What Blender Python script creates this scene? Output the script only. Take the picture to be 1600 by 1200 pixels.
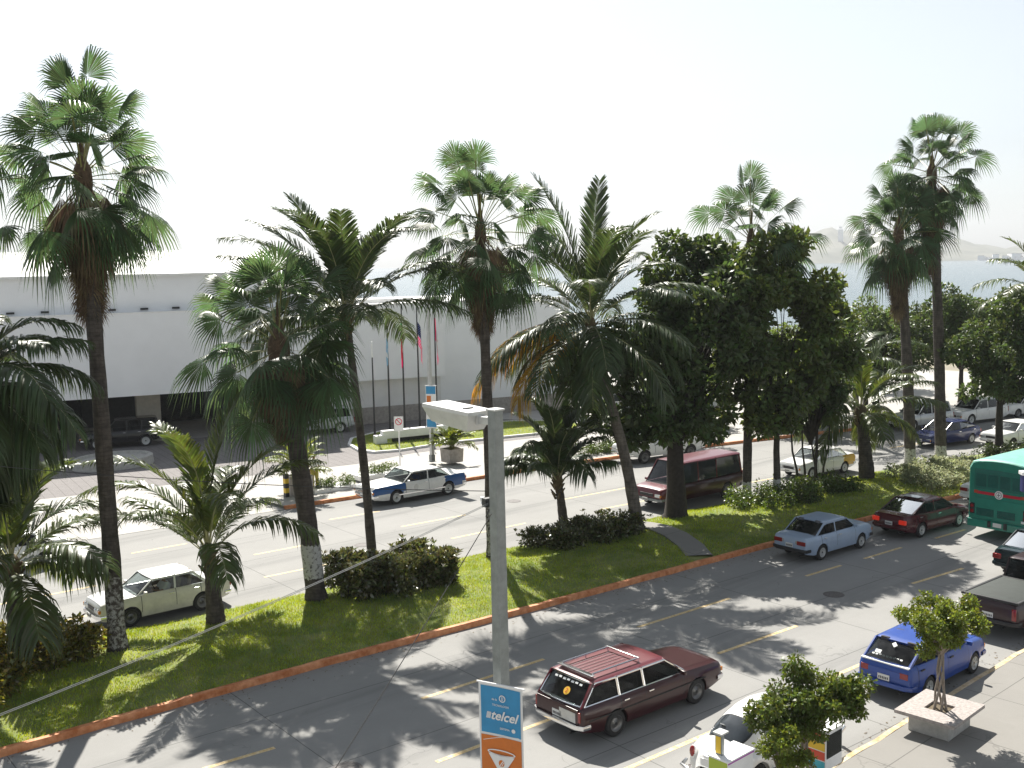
import bpy, bmesh, math, random
import numpy as np
from mathutils import Vector, Matrix
from math import sin, cos, pi, radians, sqrt, tan, atan2, hypot, exp
S = bpy.context.scene
for _o in list(bpy.data.objects): bpy.data.objects.remove(_o, do_unlink=True)
COL = S.collection
# ---------------------------------------------------------------- camera
CAM_H = 11.0
cd = bpy.data.cameras.new('camera'); cam = bpy.data.objects.new('camera', cd); COL.objects.link(cam)
cd.sensor_width = 36; cd.lens = 38.0; cd.clip_start = .2; cd.clip_end = 20000
F_ = Vector((0.67151962, 0.73277347, -0.11002015)); R_ = Vector((0.73553067, -0.67717159, -0.02081529)); U_ = Vector((0.08975541, 0.06694532, 0.99371137))
M = Matrix((R_, U_, -F_)).transposed().to_4x4(); M.translation = Vector((0, 0, CAM_H)); cam.matrix_world = M
S.camera = cam
# ---------------------------------------------------------------- world, sun, exposure
SUN_AZ, SUN_EL = radians(31.5), radians(46)
w = bpy.data.worlds.new('World'); S.world = w; w.use_nodes = True
nt = w.node_tree; bg = nt.nodes['Background']
sky = nt.nodes.new('ShaderNodeTexSky'); sky.sky_type = 'NISHITA'; sky.sun_disc = False
sky.sun_elevation = SUN_EL; sky.sun_rotation = SUN_AZ; sky.altitude = 0; sky.air_density = 1.0; sky.dust_density = 1.2; sky.ozone_density = 1.0
hs_ = nt.nodes.new('ShaderNodeHueSaturation'); hs_.inputs['Saturation'].default_value = .28; hs_.inputs['Value'].default_value = 1.28
tn_ = nt.nodes.new('ShaderNodeMix'); tn_.data_type = 'RGBA'; tn_.blend_type = 'MULTIPLY'; tn_.inputs[0].default_value = 1; tn_.inputs[7].default_value = (.95, 1.0, 1.04, 1)
nt.links.new(sky.outputs[0], hs_.inputs['Color']); nt.links.new(hs_.outputs[0], tn_.inputs[6]); nt.links.new(tn_.outputs[2], bg.inputs[0]); bg.inputs[1].default_value = .05
ld = bpy.data.lights.new('sun', 'SUN'); ld.energy = 5.0; ld.angle = radians(.5); ld.color = (1, .95, .87)
sun = bpy.data.objects.new('sun', ld); COL.objects.link(sun)
sun.rotation_euler = Vector((-sin(SUN_AZ) * cos(SUN_EL), -cos(SUN_AZ) * cos(SUN_EL), -sin(SUN_EL))).to_track_quat('-Z', 'Y').to_euler()
S.view_settings.view_transform = 'Standard'; S.view_settings.look = 'None'
S.view_settings.exposure = 1.0; S.view_settings.gamma = 1.0; S.view_settings.use_curve_mapping = False
# ---------------------------------------------------------------- materials
MATS = {}
def mat(name, col, rough=.6, metal=0., var=0., scale=4., bump=0., bscale=30., spec=.5, coat=0., trans=0., island=0., col2=None, coords='Object', tv=1.8):
    """principled material with noise variation; trans = share of translucent light (leaves); island = per-leaf variation"""
    m = bpy.data.materials.new(name); m.use_nodes = True; n = m.node_tree.nodes; l = m.node_tree.links
    p = n['Principled BSDF']; out = n['Material Output']
    p.inputs['Roughness'].default_value = rough; p.inputs['Metallic'].default_value = metal
    p.inputs['Specular IOR Level'].default_value = spec; p.inputs['Coat Weight'].default_value = coat; p.inputs['Coat Roughness'].default_value = .04
    c = (*col, 1); p.inputs['Base Color'].default_value = c
    tc = n.new('ShaderNodeTexCoord'); last = None
    if var > 0 or col2:
        nz = n.new('ShaderNodeTexNoise'); nz.inputs['Scale'].default_value = scale; nz.inputs['Detail'].default_value = 8; nz.inputs['Roughness'].default_value = .62
        l.new(tc.outputs[coords], nz.inputs['Vector'])
        rp = n.new('ShaderNodeValToRGB'); rp.color_ramp.elements[0].position = .34; rp.color_ramp.elements[1].position = .66
        a = tuple(x * (1 - var) for x in col); b = tuple(min(1, x * (1 + var)) for x in (col2 or col))
        rp.color_ramp.elements[0].color = (*a, 1); rp.color_ramp.elements[1].color = (*b, 1)
        l.new(nz.outputs[0], rp.inputs[0]); last = rp.outputs[0]
    if island > 0:
        g = n.new('ShaderNodeNewGeometry'); hs = n.new('ShaderNodeHueSaturation')
        mr = n.new('ShaderNodeMapRange'); mr.inputs[3].default_value = 1 - island; mr.inputs[4].default_value = 1 + island
        l.new(g.outputs['Random Per Island'], mr.inputs[0]); l.new(mr.outputs[0], hs.inputs['Value'])
        mr2 = n.new('ShaderNodeMapRange'); mr2.inputs[3].default_value = .5 - .035; mr2.inputs[4].default_value = .5 + .02
        l.new(g.outputs['Random Per Island'], mr2.inputs[0]); l.new(mr2.outputs[0], hs.inputs['Hue'])
        if last: l.new(last, hs.inputs['Color'])
        else: hs.inputs['Color'].default_value = c
        last = hs.outputs[0]
    if last: l.new(last, p.inputs['Base Color'])
    if bump > 0:
        nb = n.new('ShaderNodeTexNoise'); nb.inputs['Scale'].default_value = bscale; nb.inputs['Detail'].default_value = 6
        l.new(tc.outputs[coords], nb.inputs['Vector']); bp = n.new('ShaderNodeBump'); bp.inputs['Strength'].default_value = bump; bp.inputs['Distance'].default_value = .03
        l.new(nb.outputs[0], bp.inputs['Height']); l.new(bp.outputs[0], p.inputs['Normal'])
    if trans > 0:
        t = n.new('ShaderNodeBsdfTranslucent'); mx = n.new('ShaderNodeMixShader'); mx.inputs[0].default_value = trans
        h2 = n.new('ShaderNodeHueSaturation'); h2.inputs['Hue'].default_value = .465; h2.inputs['Saturation'].default_value = 1.12; h2.inputs['Value'].default_value = tv
        if last: l.new(last, h2.inputs['Color'])
        else: h2.inputs['Color'].default_value = c
        l.new(h2.outputs[0], t.inputs['Color']); l.new(p.outputs[0], mx.inputs[1]); l.new(t.outputs[0], mx.inputs[2]); l.new(mx.outputs[0], out.inputs['Surface'])
    MATS[name] = m
    return m
def node_mat(name):
    m = bpy.data.materials.new(name); m.use_nodes = True; MATS[name] = m
    return m, m.node_tree.nodes, m.node_tree.links, m.node_tree.nodes['Principled BSDF']
def math_n(n, l, op, a, b=None, c=None):
    x = n.new('ShaderNodeMath'); x.operation = op
    for i, v in enumerate((a, b, c)):
        if v is None: continue
        if hasattr(v, 'links'): l.new(v, x.inputs[i])
        else: x.inputs[i].default_value = v
    return x.outputs[0]
def mix_n(n, l, f, a, b, mode='MIX'):
    x = n.new('ShaderNodeMix'); x.data_type = 'RGBA'; x.blend_type = mode
    for i, v in ((0, f), (6, a), (7, b)):
        if hasattr(v, 'links'): l.new(v, x.inputs[i])
        else: x.inputs[i].default_value = v if i == 0 else (*v, 1)
    return x.outputs[2]
def noise_n(n, l, vec, scale, detail=8, rough=.6):
    x = n.new('ShaderNodeTexNoise'); x.inputs['Scale'].default_value = scale; x.inputs['Detail'].default_value = detail; x.inputs['Roughness'].default_value = rough
    l.new(vec, x.inputs['Vector']); return x.outputs[0]
def ramp_n(n, l, v, p0, p1):
    x = n.new('ShaderNodeMapRange'); x.inputs[1].default_value = p0; x.inputs[2].default_value = p1; x.clamp = True
    l.new(v, x.inputs[0]); return x.outputs[0]
def slab_mat(name, base, dark, jx, jy, joint=.012, rough=.85, skew=-.075, tracks=None, patch=.12):
    """poured concrete in slabs: joints, stains, worn wheel tracks, fine aggregate"""
    m, n, l, p = node_mat(name); tc = n.new('ShaderNodeTexCoord'); o = tc.outputs['Object']
    sp = n.new('ShaderNodeSeparateXYZ'); l.new(o, sp.inputs[0]); x, y = sp.outputs[0], sp.outputs[1]
    wob = noise_n(n, l, o, .6, 3)
    ys = math_n(n, l, 'SUBTRACT', y, math_n(n, l, 'MULTIPLY', x, skew)); ys = math_n(n, l, 'ADD', ys, math_n(n, l, 'MULTIPLY', wob, .04))
    xs = math_n(n, l, 'ADD', x, math_n(n, l, 'MULTIPLY', y, skew)); xs = math_n(n, l, 'ADD', xs, math_n(n, l, 'MULTIPLY', wob, .05))
    def line(c, per):
        q = math_n(n, l, 'FRACT', math_n(n, l, 'DIVIDE', c, per)); d = math_n(n, l, 'ABSOLUTE', math_n(n, l, 'SUBTRACT', q, .5))
        return math_n(n, l, 'GREATER_THAN', d, .5 - joint / per)
    jt = math_n(n, l, 'MAXIMUM', line(xs, jx), line(ys, jy))
    big = ramp_n(n, l, noise_n(n, l, o, .35, 6, .7), .3, .7); fine = noise_n(n, l, o, 18, 6, .7); mid = ramp_n(n, l, noise_n(n, l, o, 2.2, 8, .7), .35, .75)
    # every slab its own tone
    cx = math_n(n, l, 'FLOOR', math_n(n, l, 'ADD', math_n(n, l, 'DIVIDE', xs, jx), .5)); cy = math_n(n, l, 'FLOOR', math_n(n, l, 'ADD', math_n(n, l, 'DIVIDE', ys, jy), .5))
    cv = n.new('ShaderNodeCombineXYZ'); l.new(cx, cv.inputs[0]); l.new(cy, cv.inputs[1])
    wn = n.new('ShaderNodeTexWhiteNoise'); wn.noise_dimensions = '2D'; l.new(cv.outputs[0], wn.inputs['Vector'])
    c = mix_n(n, l, big, tuple(v * .86 for v in base), base)
    c = mix_n(n, l, math_n(n, l, 'MULTIPLY', mid, .35), c, tuple(v * .8 for v in base))
    c = mix_n(n, l, math_n(n, l, 'MULTIPLY', wn.outputs[0], patch * 2), c, tuple(v * .72 for v in base))
    if tracks:
        t = math_n(n, l, 'FRACT', math_n(n, l, 'DIVIDE', math_n(n, l, 'SUBTRACT', ys, tracks[0]), tracks[1]))
        d = math_n(n, l, 'ABSOLUTE', math_n(n, l, 'SUBTRACT', t, .5)); band = ramp_n(n, l, d, .28, .05)
        st = n.new('ShaderNodeMapping'); st.inputs['Scale'].default_value = (.12, 1.6, 1); l.new(o, st.inputs[0])
        sn = ramp_n(n, l, noise_n(n, l, st.outputs[0], 1.0, 6, .6), .35, .7)
        c = mix_n(n, l, math_n(n, l, 'MULTIPLY', math_n(n, l, 'MULTIPLY', band, sn), .75), c, dark)
        dr = ramp_n(n, l, noise_n(n, l, o, 3.5, 4, .55), .68, .78)
        c = mix_n(n, l, math_n(n, l, 'MULTIPLY', dr, .25), c, dark)
    c = mix_n(n, l, math_n(n, l, 'MULTIPLY', fine, .4), c, tuple(v * .72 for v in base))
    c = mix_n(n, l, math_n(n, l, 'MULTIPLY', jt, .75), c, tuple(v * .45 for v in dark))
    cr = n.new('ShaderNodeTexVoronoi'); cr.feature = 'DISTANCE_TO_EDGE'; cr.inputs['Scale'].default_value = .33
    dv = n.new('ShaderNodeVectorMath'); dv.operation = 'ADD'; l.new(o, dv.inputs[0]); nn = n.new('ShaderNodeTexNoise'); nn.inputs['Scale'].default_value = 1.5; l.new(o, nn.inputs['Vector'])
    l.new(nn.outputs[1], dv.inputs[1]); l.new(dv.outputs[0], cr.inputs['Vector'])
    crk = math_n(n, l, 'MULTIPLY', math_n(n, l, 'LESS_THAN', cr.outputs[0], .004), ramp_n(n, l, noise_n(n, l, o, .5, 2), .5, .6))
    c = mix_n(n, l, math_n(n, l, 'MULTIPLY', crk, .3), c, tuple(v * .5 for v in dark))
    l.new(c, p.inputs['Base Color']); p.inputs['Roughness'].default_value = rough; p.inputs['Specular IOR Level'].default_value = .25
    bp = n.new('ShaderNodeBump'); bp.inputs['Strength'].default_value = .25; bp.inputs['Distance'].default_value = .01; l.new(noise_n(n, l, o, 60, 3), bp.inputs['Height']); l.new(bp.outputs[0], p.inputs['Normal'])
    return m
slab_mat('road_concrete', (.32, .317, .305), (.15, .153, .15), 5.5, 3.45, tracks=(1.2, 3.45))
slab_mat('sidewalk_concrete', (.285, .275, .255), (.2, .195, .18), 2.6, 2.2, joint=.012, skew=0)
slab_mat('plaza_concrete', (.48, .465, .44), (.25, .24, .225), 3.0, 3.0, skew=-.1)
slab_mat('brick_paving', (.26, .245, .24), (.12, .10, .095), .5, .25, joint=.012, skew=-.2, patch=.3)
mat('yellow_paint', (.66, .43, .13), .7, var=.22, scale=9, col2=(.60, .50, .32))
mat('kerb_orange', (.66, .19, .045), .7, var=.3, scale=3.5, bump=.3, col2=(.58, .26, .12))
mat('kerb_yellow', (.60, .40, .17), .75, var=.3, scale=4, bump=.2, col2=(.50, .42, .30))
mat('concrete', (.45, .44, .41), .85, var=.15, scale=6, bump=.3, bscale=60)
mat('white_wall', (.86, .87, .88), .8, var=.03, scale=.5, bump=.04, bscale=40)
mat('wall_lower', (.78, .775, .765), .85, var=.06, scale=.8)
mat('stone_band', (.36, .33, .30), .85, var=.2, scale=5)
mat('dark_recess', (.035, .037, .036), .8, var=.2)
mat('column_tan', (.42, .39, .33), .8, var=.08)
mat('white_trim', (.82, .82, .80), .6, var=.05)
mat('roof_white', (.80, .80, .78), .55, var=.06, scale=2)
mat('metal_grey', (.24, .26, .26), .42, metal=.4, var=.15, scale=7)
mat('metal_light', (.55, .56, .55), .35, metal=.35, var=.08, scale=5)
mat('iron_cover', (.11, .10, .095), .7, var=.3, scale=14, bump=.5, bscale=40)
mat('dark_metal', (.03, .03, .032), .45, var=.2)
mat('chrome', (.80, .80, .81), .2, metal=1., var=.05)
mat('rubber', (.022, .022, .023), .75, var=.3, scale=20)
mat('rim_grey', (.17, .17, .17), .35, metal=.7, var=.15)
mat('black_plastic', (.02, .02, .022), .5)
mat('interior', (.045, .04, .038), .85, var=.3)
mat('interior_tan', (.16, .12, .085), .85, var=.3)
mat('interior_grey', (.12, .12, .13), .85, var=.3)
mat('red_lens', (.24, .008, .008), .18, coat=.6)
mat('amber_lens', (.6, .2, .02), .2, coat=.6)
mat('clear_lens', (.6, .62, .62), .12, metal=.5, coat=.6)
mat('plate_white', (.7, .7, .68), .5); mat('sticker_yellow', (.85, .5, .05), .5); mat('sticker_white', (.8, .82, .8), .5)
mat('bright_white', (.85, .85, .84), .55, var=.04)
mat('cable_grey', (.22, .23, .23), .5); mat('cable_black', (.02, .02, .02), .6)
mat('banner_blue', (.035, .26, .50), .6, var=.08); mat('banner_orange', (.62, .17, .022), .6, var=.08); mat('banner_white', (.78, .78, .77), .6)
mat('cloth_red', (.62, .03, .05), .8, trans=.3); mat('cloth_green', (.03, .32, .16), .8, trans=.3); mat('cloth_white', (.7, .7, .7), .8); mat('cloth_blue', (.02, .04, .18), .8)
mat('skin', (.36, .2, .13), .6); mat('hair', (.012, .01, .009), .6); mat('cloth_yellow', (.45, .38, .08), .8)
mat('paint_blue_box', (.03, .035, .15), .4); mat('box_red', (.6, .07, .03), .5); mat('box_cyan', (.05, .4, .5), .5); mat('box_yellow', (.75, .5, .03), .5); mat('box_purple', (.4, .05, .4), .5); mat('box_green', (.4, .5, .05), .5)
def paint(name, col, rough=.3, var=.06, coat=.35, metal=0.):
    return mat(name, col, rough, metal=metal, var=var, scale=3, coat=coat)
paint('paint_maroon', (.032, .002, .004)); paint('paint_maroon_lit', (.12, .010, .018), .35)  # second maroon is the same car paint, sunlight on the roof mixed into it
paint('paint_white', (.76, .76, .74)); paint('paint_oldwhite', (.66, .63, .55), .5, .12, .2); paint('paint_taxiblue', (.015, .085, .26), .4)
paint('paint_skyblue', (.33, .42, .55), .35, .05); paint('paint_darkred', (.07, .004, .010), .25); paint('paint_blue', (.014, .06, .30), .35)
paint('paint_bus', (.012, .22, .155), .4, .10, .4); paint('paint_bus_dark', (.008, .145, .11), .4, .12, .4); paint('paint_bus_top', (.20, .52, .42), .5, .1, .3)
paint('paint_pickup', (.022, .002, .004), .3); paint('paint_darkgreen', (.006, .018, .022), .2); paint('paint_navy', (.012, .02, .09), .22); paint('paint_silver', (.52, .54, .55), .3, .05, .8, .3)
paint('paint_vanred', (.12, .006, .012), .3); paint('paint_yellow', (.62, .36, .03), .4); paint('paint_black', (.012, .012, .014), .2); paint('rust', (.18, .06, .03), .8, .3, 0)
def glass_mat(name, tint, rough=.03, f0=.05):
    m, n, l, p = node_mat(name); out = n['Material Output']
    t = n.new('ShaderNodeBsdfTransparent'); t.inputs[0].default_value = (*tint, 1); g = n.new('ShaderNodeBsdfGlossy'); g.inputs['Roughness'].default_value = rough; g.inputs[0].default_value = (.95, .97, 1, 1)
    fr = n.new('ShaderNodeFresnel'); fr.inputs[0].default_value = 1.22 if f0 <= .05 else 1.8
    tc = n.new('ShaderNodeTexCoord'); dust = ramp_n(n, l, noise_n(n, l, tc.outputs['Object'], 5, 6), .3, .9)
    d = n.new('ShaderNodeBsdfDiffuse'); d.inputs[0].default_value = (.35, .36, .36, 1)
    mx = n.new('ShaderNodeMixShader'); l.new(math_n(n, l, 'MULTIPLY', fr.outputs[0], .55), mx.inputs[0]); l.new(t.outputs[0], mx.inputs[1]); l.new(g.outputs[0], mx.inputs[2])
    m2 = n.new('ShaderNodeMixShader'); l.new(math_n(n, l, 'MULTIPLY', dust, .10), m2.inputs[0]); l.new(mx.outputs[0], m2.inputs[1]); l.new(d.outputs[0], m2.inputs[2]); l.new(m2.outputs[0], out.inputs['Surface'])
    return m
glass_mat('glass', (.45, .50, .49), .03); glass_mat('glass_dark', (.16, .19, .19), .03); glass_mat('glass_clear', (.68, .74, .73), .03, .1)
# foliage: colour and the share of light that passes the blade
mat('fan_leaf', (.036, .070, .028), .40, var=.25, scale=1.3, trans=.42, island=.3, spec=.4, tv=2.9)
mat('fan_leaf_far', (.038, .072, .032), .42, var=.25, scale=1.3, trans=.40, island=.3, spec=.4, tv=2.8)
mat('dead_leaf', (.115, .082, .040), .85, var=.35, scale=2.5, trans=.15, island=.3, col2=(.14, .105, .055))
mat('fibre', (.085, .055, .032), .95, var=.4, scale=9, bump=.6, bscale=30)
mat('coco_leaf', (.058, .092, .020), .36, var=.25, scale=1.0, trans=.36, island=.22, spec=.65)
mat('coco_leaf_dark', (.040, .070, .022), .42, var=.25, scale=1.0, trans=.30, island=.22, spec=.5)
mat('coco_yellow', (.36, .27, .03), .45, var=.3, scale=2.0, trans=.4, island=.2)
mat('rachis', (.20, .20, .07), .5, var=.2); mat('rachis_pale', (.34, .33, .17), .45, var=.2)
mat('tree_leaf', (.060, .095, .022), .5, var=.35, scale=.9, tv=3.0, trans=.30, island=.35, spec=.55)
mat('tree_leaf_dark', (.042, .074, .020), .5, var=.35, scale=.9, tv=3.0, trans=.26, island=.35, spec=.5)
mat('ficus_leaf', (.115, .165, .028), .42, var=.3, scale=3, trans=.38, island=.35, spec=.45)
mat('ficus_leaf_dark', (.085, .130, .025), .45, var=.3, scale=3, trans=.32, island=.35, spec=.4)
mat('croton_leaf', (.070, .14, .032), .20, var=.3, scale=7, trans=.25, island=.45, spec=.9, col2=(.11, .095, .035))
mat('croton_yellow', (.10, .16, .024), .24, var=.35, scale=4, trans=.3, island=.4, spec=.8, col2=(.20, .17, .03))
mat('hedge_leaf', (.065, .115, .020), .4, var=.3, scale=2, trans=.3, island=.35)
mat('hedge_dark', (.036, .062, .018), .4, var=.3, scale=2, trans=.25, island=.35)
mat('sage_leaf', (.26, .30, .17), .6, var=.25, scale=3, trans=.3, island=.3)
mat('grass_blade', (.19, .30, .036), .5, var=.28, scale=.7, trans=.4, island=.3, col2=(.24, .32, .045))
mat('soil', (.12, .095, .06), .95, var=.3, scale=8, bump=.3)
mat('lawn', (.16, .245, .036), .9, var=.3, scale=1.4, bump=.5, bscale=50, col2=(.19, .20, .065))
mat('bark', (.036, .029, .023), .95, var=.35, scale=7, bump=.6, bscale=25)
mat('bark_pale', (.26, .22, .18), .85, var=.25, scale=9, bump=.4, bscale=30)
def trunk_mat(name, z0, z1, col=(.12, .10, .082), dark=(.045, .036, .03), ring=9., worn=0.):
    """palm bark with leaf-scar rings, whitewashed between the heights z0 and z1"""
    m, n, l, p = node_mat(name); tc = n.new('ShaderNodeTexCoord'); o = tc.outputs['Object']; sp = n.new('ShaderNodeSeparateXYZ'); l.new(o, sp.inputs[0]); z = sp.outputs[2]
    nz = noise_n(n, l, o, 4, 8, .65); zz = math_n(n, l, 'ADD', z, math_n(n, l, 'MULTIPLY', nz, .12))
    r = math_n(n, l, 'ABSOLUTE', math_n(n, l, 'SINE', math_n(n, l, 'MULTIPLY', zz, ring * pi)))
    st = n.new('ShaderNodeMapping'); st.inputs['Scale'].default_value = (9, 9, 1.2); l.new(o, st.inputs[0]); vs = noise_n(n, l, st.outputs[0], 1.2, 6)
    c = mix_n(n, l, ramp_n(n, l, nz, .35, .7), dark, col); c = mix_n(n, l, math_n(n, l, 'MULTIPLY', ramp_n(n, l, r, .35, .0), .5), c, tuple(v * .4 for v in dark))
    c = mix_n(n, l, math_n(n, l, 'MULTIPLY', ramp_n(n, l, vs, .45, .7), .5), c, tuple(v * .5 for v in dark))
    if z1 > z0:
        e = math_n(n, l, 'ADD', z, math_n(n, l, 'MULTIPLY', math_n(n, l, 'SUBTRACT', noise_n(n, l, o, 7, 5, .7), .5), .35))
        k = math_n(n, l, 'MULTIPLY', math_n(n, l, 'GREATER_THAN', e, z0), math_n(n, l, 'LESS_THAN', e, z1))
        k = math_n(n, l, 'MULTIPLY', k, ramp_n(n, l, noise_n(n, l, o, 9, 6, .7), .36 + worn, .48 + worn)); c = mix_n(n, l, k, c, tuple(v - worn * 1.2 for v in (.50, .49, .46)))
    l.new(c, p.inputs['Base Color']); p.inputs['Roughness'].default_value = .9
    bp = n.new('ShaderNodeBump'); bp.inputs['Strength'].default_value = .6; bp.inputs['Distance'].default_value = .03; l.new(math_n(n, l, 'ADD', math_n(n, l, 'MULTIPLY', r, .5), nz), bp.inputs['Height']); l.new(bp.outputs[0], p.inputs['Normal'])
    return m
trunk_mat('trunk_plain', 0, 0); trunk_mat('trunk_wash_high', .75, 1.85); trunk_mat('trunk_wash_low', -.5, .85); trunk_mat('trunk_wash_mid', .35, .95); trunk_mat('trunk_wash_tall', .1, 2.1, worn=.1); trunk_mat('trunk_coco', 0, 0, (.22, .19, .15), (.10, .085, .07), 6.)
# ---------------------------------------------------------------- objects, tags
def tag(o, label=None, cat=None, group=None, kind=None):
    if label: o['label'] = label
    if cat: o['category'] = cat
    if group: o['group'] = group
    if kind: o['kind'] = kind
    return o
def empty(name, loc, rz=0., label=None, cat=None, group=None):
    o = bpy.data.objects.new(name, None); COL.objects.link(o); o.location = loc; o.rotation_euler = (0, 0, rz); o.empty_display_size = .3
    return tag(o, label, cat, group)
def mesh_obj(name, V, Fc, mats, parent=None, idx=None, smooth=None, loc=None):
    me = bpy.data.meshes.new(name)
    if isinstance(V, np.ndarray) and isinstance(Fc, np.ndarray):
        k = Fc.shape[1]; me.vertices.add(len(V)); me.vertices.foreach_set('co', V.astype(np.float32).ravel())
        me.loops.add(Fc.size); me.loops.foreach_set('vertex_index', Fc.astype(np.int32).ravel()); me.polygons.add(len(Fc))
        me.polygons.foreach_set('loop_start', np.arange(0, Fc.size, k, dtype=np.int32)); me.update(calc_edges=True); me.validate()
    else:
        me.from_pydata([tuple(v) for v in V], [], [tuple(f) for f in Fc]); me.update()
    for m in (mats if isinstance(mats, (list, tuple)) else [mats]): me.materials.append(MATS[m])
    if idx is not None: me.polygons.foreach_set('material_index', np.array(idx, dtype=np.int32))
    if smooth is not None:
        me.polygons.foreach_set('use_smooth', np.ones(len(me.polygons), dtype=bool))
        if smooth < 179: me.set_sharp_from_angle(angle=radians(smooth))
    o = bpy.data.objects.new(name, me); COL.objects.link(o)
    if parent: o.parent = parent
    if loc: o.location = loc
    return o
class MB:
    """collects shapes of ONE part and links them as one mesh"""
    def __init__(s): s.v = []; s.f = []; s.m = []
    def add(s, V, Fc, m=0):
        b = len(s.v); s.v += [tuple(v) for v in V]; s.f += [tuple(b + i for i in f) for f in Fc]; s.m += [m] * len(Fc); return s
    def box(s, c, d, rz=0, m=0, ry=0, bev=0., rx=0):
        bm = bmesh.new(); bmesh.ops.create_cube(bm, size=1); 
        for v in bm.verts: v.co = Vector((v.co.x * d[0], v.co.y * d[1], v.co.z * d[2]))
        if bev > 0: bmesh.ops.bevel(bm, geom=bm.edges[:], offset=bev, segments=2, affect='EDGES', profile=.6)
        R = Matrix.Rotation(rz, 4, 'Z') @ Matrix.Rotation(ry, 4, 'Y') @ Matrix.Rotation(rx, 4, 'X'); bm.verts.index_update()
        s.add([(R @ v.co) + Vector(c) for v in bm.verts], [[v.index for v in f.verts] for f in bm.faces], m); bm.free(); return s
    def tube(s, P, r, n=8, m=0, cap=True):
        P = [Vector(p) for p in P]; r = r if isinstance(r, (list, tuple)) else [r] * len(P); V = []; Fc = []
        T = [(P[min(i + 1, len(P) - 1)] - P[max(i - 1, 0)]).normalized() for i in range(len(P))]
        u = T[0].orthogonal().normalized()
        for i, p in enumerate(P):
            u = (u - T[i] * u.dot(T[i])).normalized(); w2 = T[i].cross(u)
            V += [p + r[i] * (cos(a) * u + sin(a) * w2) for a in [2 * pi * k / n for k in range(n)]]
        for i in range(len(P) - 1):
            for k in range(n): Fc.append((i * n + k, i * n + (k + 1) % n, (i + 1) * n + (k + 1) % n, (i + 1) * n + k))
        if cap: Fc += [tuple(range(n))[::-1], tuple(range((len(P) - 1) * n, len(P) * n))]
        return s.add(V, Fc, m)
    def lathe(s, prof, c=(0, 0, 0), axis='Z', n=24, m=0):
        V = []; Fc = []
        for (r, z) in prof:
            for k in range(n):
                a = 2 * pi * k / n; x, y = r * cos(a), r * sin(a)
                V.append((x + c[0], y + c[1], z + c[2]) if axis == 'Z' else (x + c[0], z + c[1], y + c[2]) if axis == 'Y' else (z + c[0], x + c[1], y + c[2]))
        for i in range(len(prof) - 1):
            for k in range(n): Fc.append((i * n + k, i * n + (k + 1) % n, (i + 1) * n + (k + 1) % n, (i + 1) * n + k))
        return s.add(V, Fc, m)
    def ball(s, c, r, n=10, m=0):
        r = r if isinstance(r, tuple) else (r, r, r); V = []; Fc = []
        for i in range(n + 1):
            t = pi * i / n
            for k in range(2 * n): a = pi * k / n; V.append((c[0] + r[0] * sin(t) * cos(a), c[1] + r[1] * sin(t) * sin(a), c[2] + r[2] * cos(t)))
        for i in range(n):
            for k in range(2 * n): Fc.append((i * 2 * n + k, (i + 1) * 2 * n + k, (i + 1) * 2 * n + (k + 1) % (2 * n), i * 2 * n + (k + 1) % (2 * n)))
        return s.add(V, Fc, m)
    def grid(s, fn, nu, nv, m=0):
        V = [fn(i / nu, j / nv) for i in range(nu + 1) for j in range(nv + 1)]
        return s.add(V, [(i * (nv + 1) + j, (i + 1) * (nv + 1) + j, (i + 1) * (nv + 1) + j + 1, i * (nv + 1) + j + 1) for i in range(nu) for j in range(nv)], m)
    def prism(s, pts, z0, z1, m=0):
        n = len(pts); V = [(x, y, z0) for x, y in pts] + [(x, y, z1) for x, y in pts]
        return s.add(V, [tuple(range(n))[::-1], tuple(range(n, 2 * n))] + [(i, (i + 1) % n, n + (i + 1) % n, n + i) for i in range(n)], m)
    def build(s, name, mats, parent=None, smooth=35): return mesh_obj(name, s.v, s.f, mats, parent, s.m, smooth)
def copy_tree(o, parent=None):
    c = o.copy(); COL.objects.link(c); c.parent = parent
    for ch in [x for x in bpy.data.objects if x.parent == o]: copy_tree(ch, c)
    return c
rnd = random.Random(7)

# ---------------------------------------------------------------- the setting
def lerp_pts(P, x):
    if x <= P[0][0]: a, b = P[0], P[1]
    elif x >= P[-1][0]: a, b = P[-2], P[-1]
    else:
        for a, b in zip(P, P[1:]):
            if a[0] <= x <= b[0]: break
    return a[1] + (b[1] - a[1]) * (x - a[0]) / (b[0] - a[0])
def curve(P):
    def f(x): return sum(lerp_pts(P, x + d) for d in (-4, -2, 0, 2, 4)) / 5
    return f
KN = curve([(-60, 11.9), (32, 11.9), (45, 11.2), (60, 9), (80, 4), (140, -14)])
MN = curve([(-60, 30.5), (7, 25.5), (14, 25.2), (22, 24.35), (28, 23.85), (34, 23.3), (42, 22.6), (50, 21.6), (60, 19.8), (80, 14.5), (140, -4)])
MF = curve([(-60, 40), (9, 32.4), (13, 31.6), (18, 31.15), (25, 30.6), (33, 29.6), (45, 28.3), (55, 26.8), (65, 24.3), (80, 19.5), (140, 1)])
FK = curve([(-60, 53), (10, 45.3), (25, 43.1), (29, 42.6), (36, 41.7), (43.6, 40.7), (54.6, 37.85), (60, 36.2), (65, 34.6), (80, 29), (140, 8)])
XS = [-60 + 1.5 * i for i in range(134)]
def strip(name, lo, hi, z, m, kind='structure', xs=XS, n=1):
    V = []; Fc = []
    for x in xs:
        a, b = lo(x), hi(x); V += [(x, a + (b - a) * j / n, z) for j in range(n + 1)]
    for i in range(len(xs) - 1):
        for j in range(n): q = i * (n + 1) + j; Fc.append((q, q + n + 1, q + n + 2, q + 1))
    return tag(mesh_obj(name, V, Fc, m), kind=kind)
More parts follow.
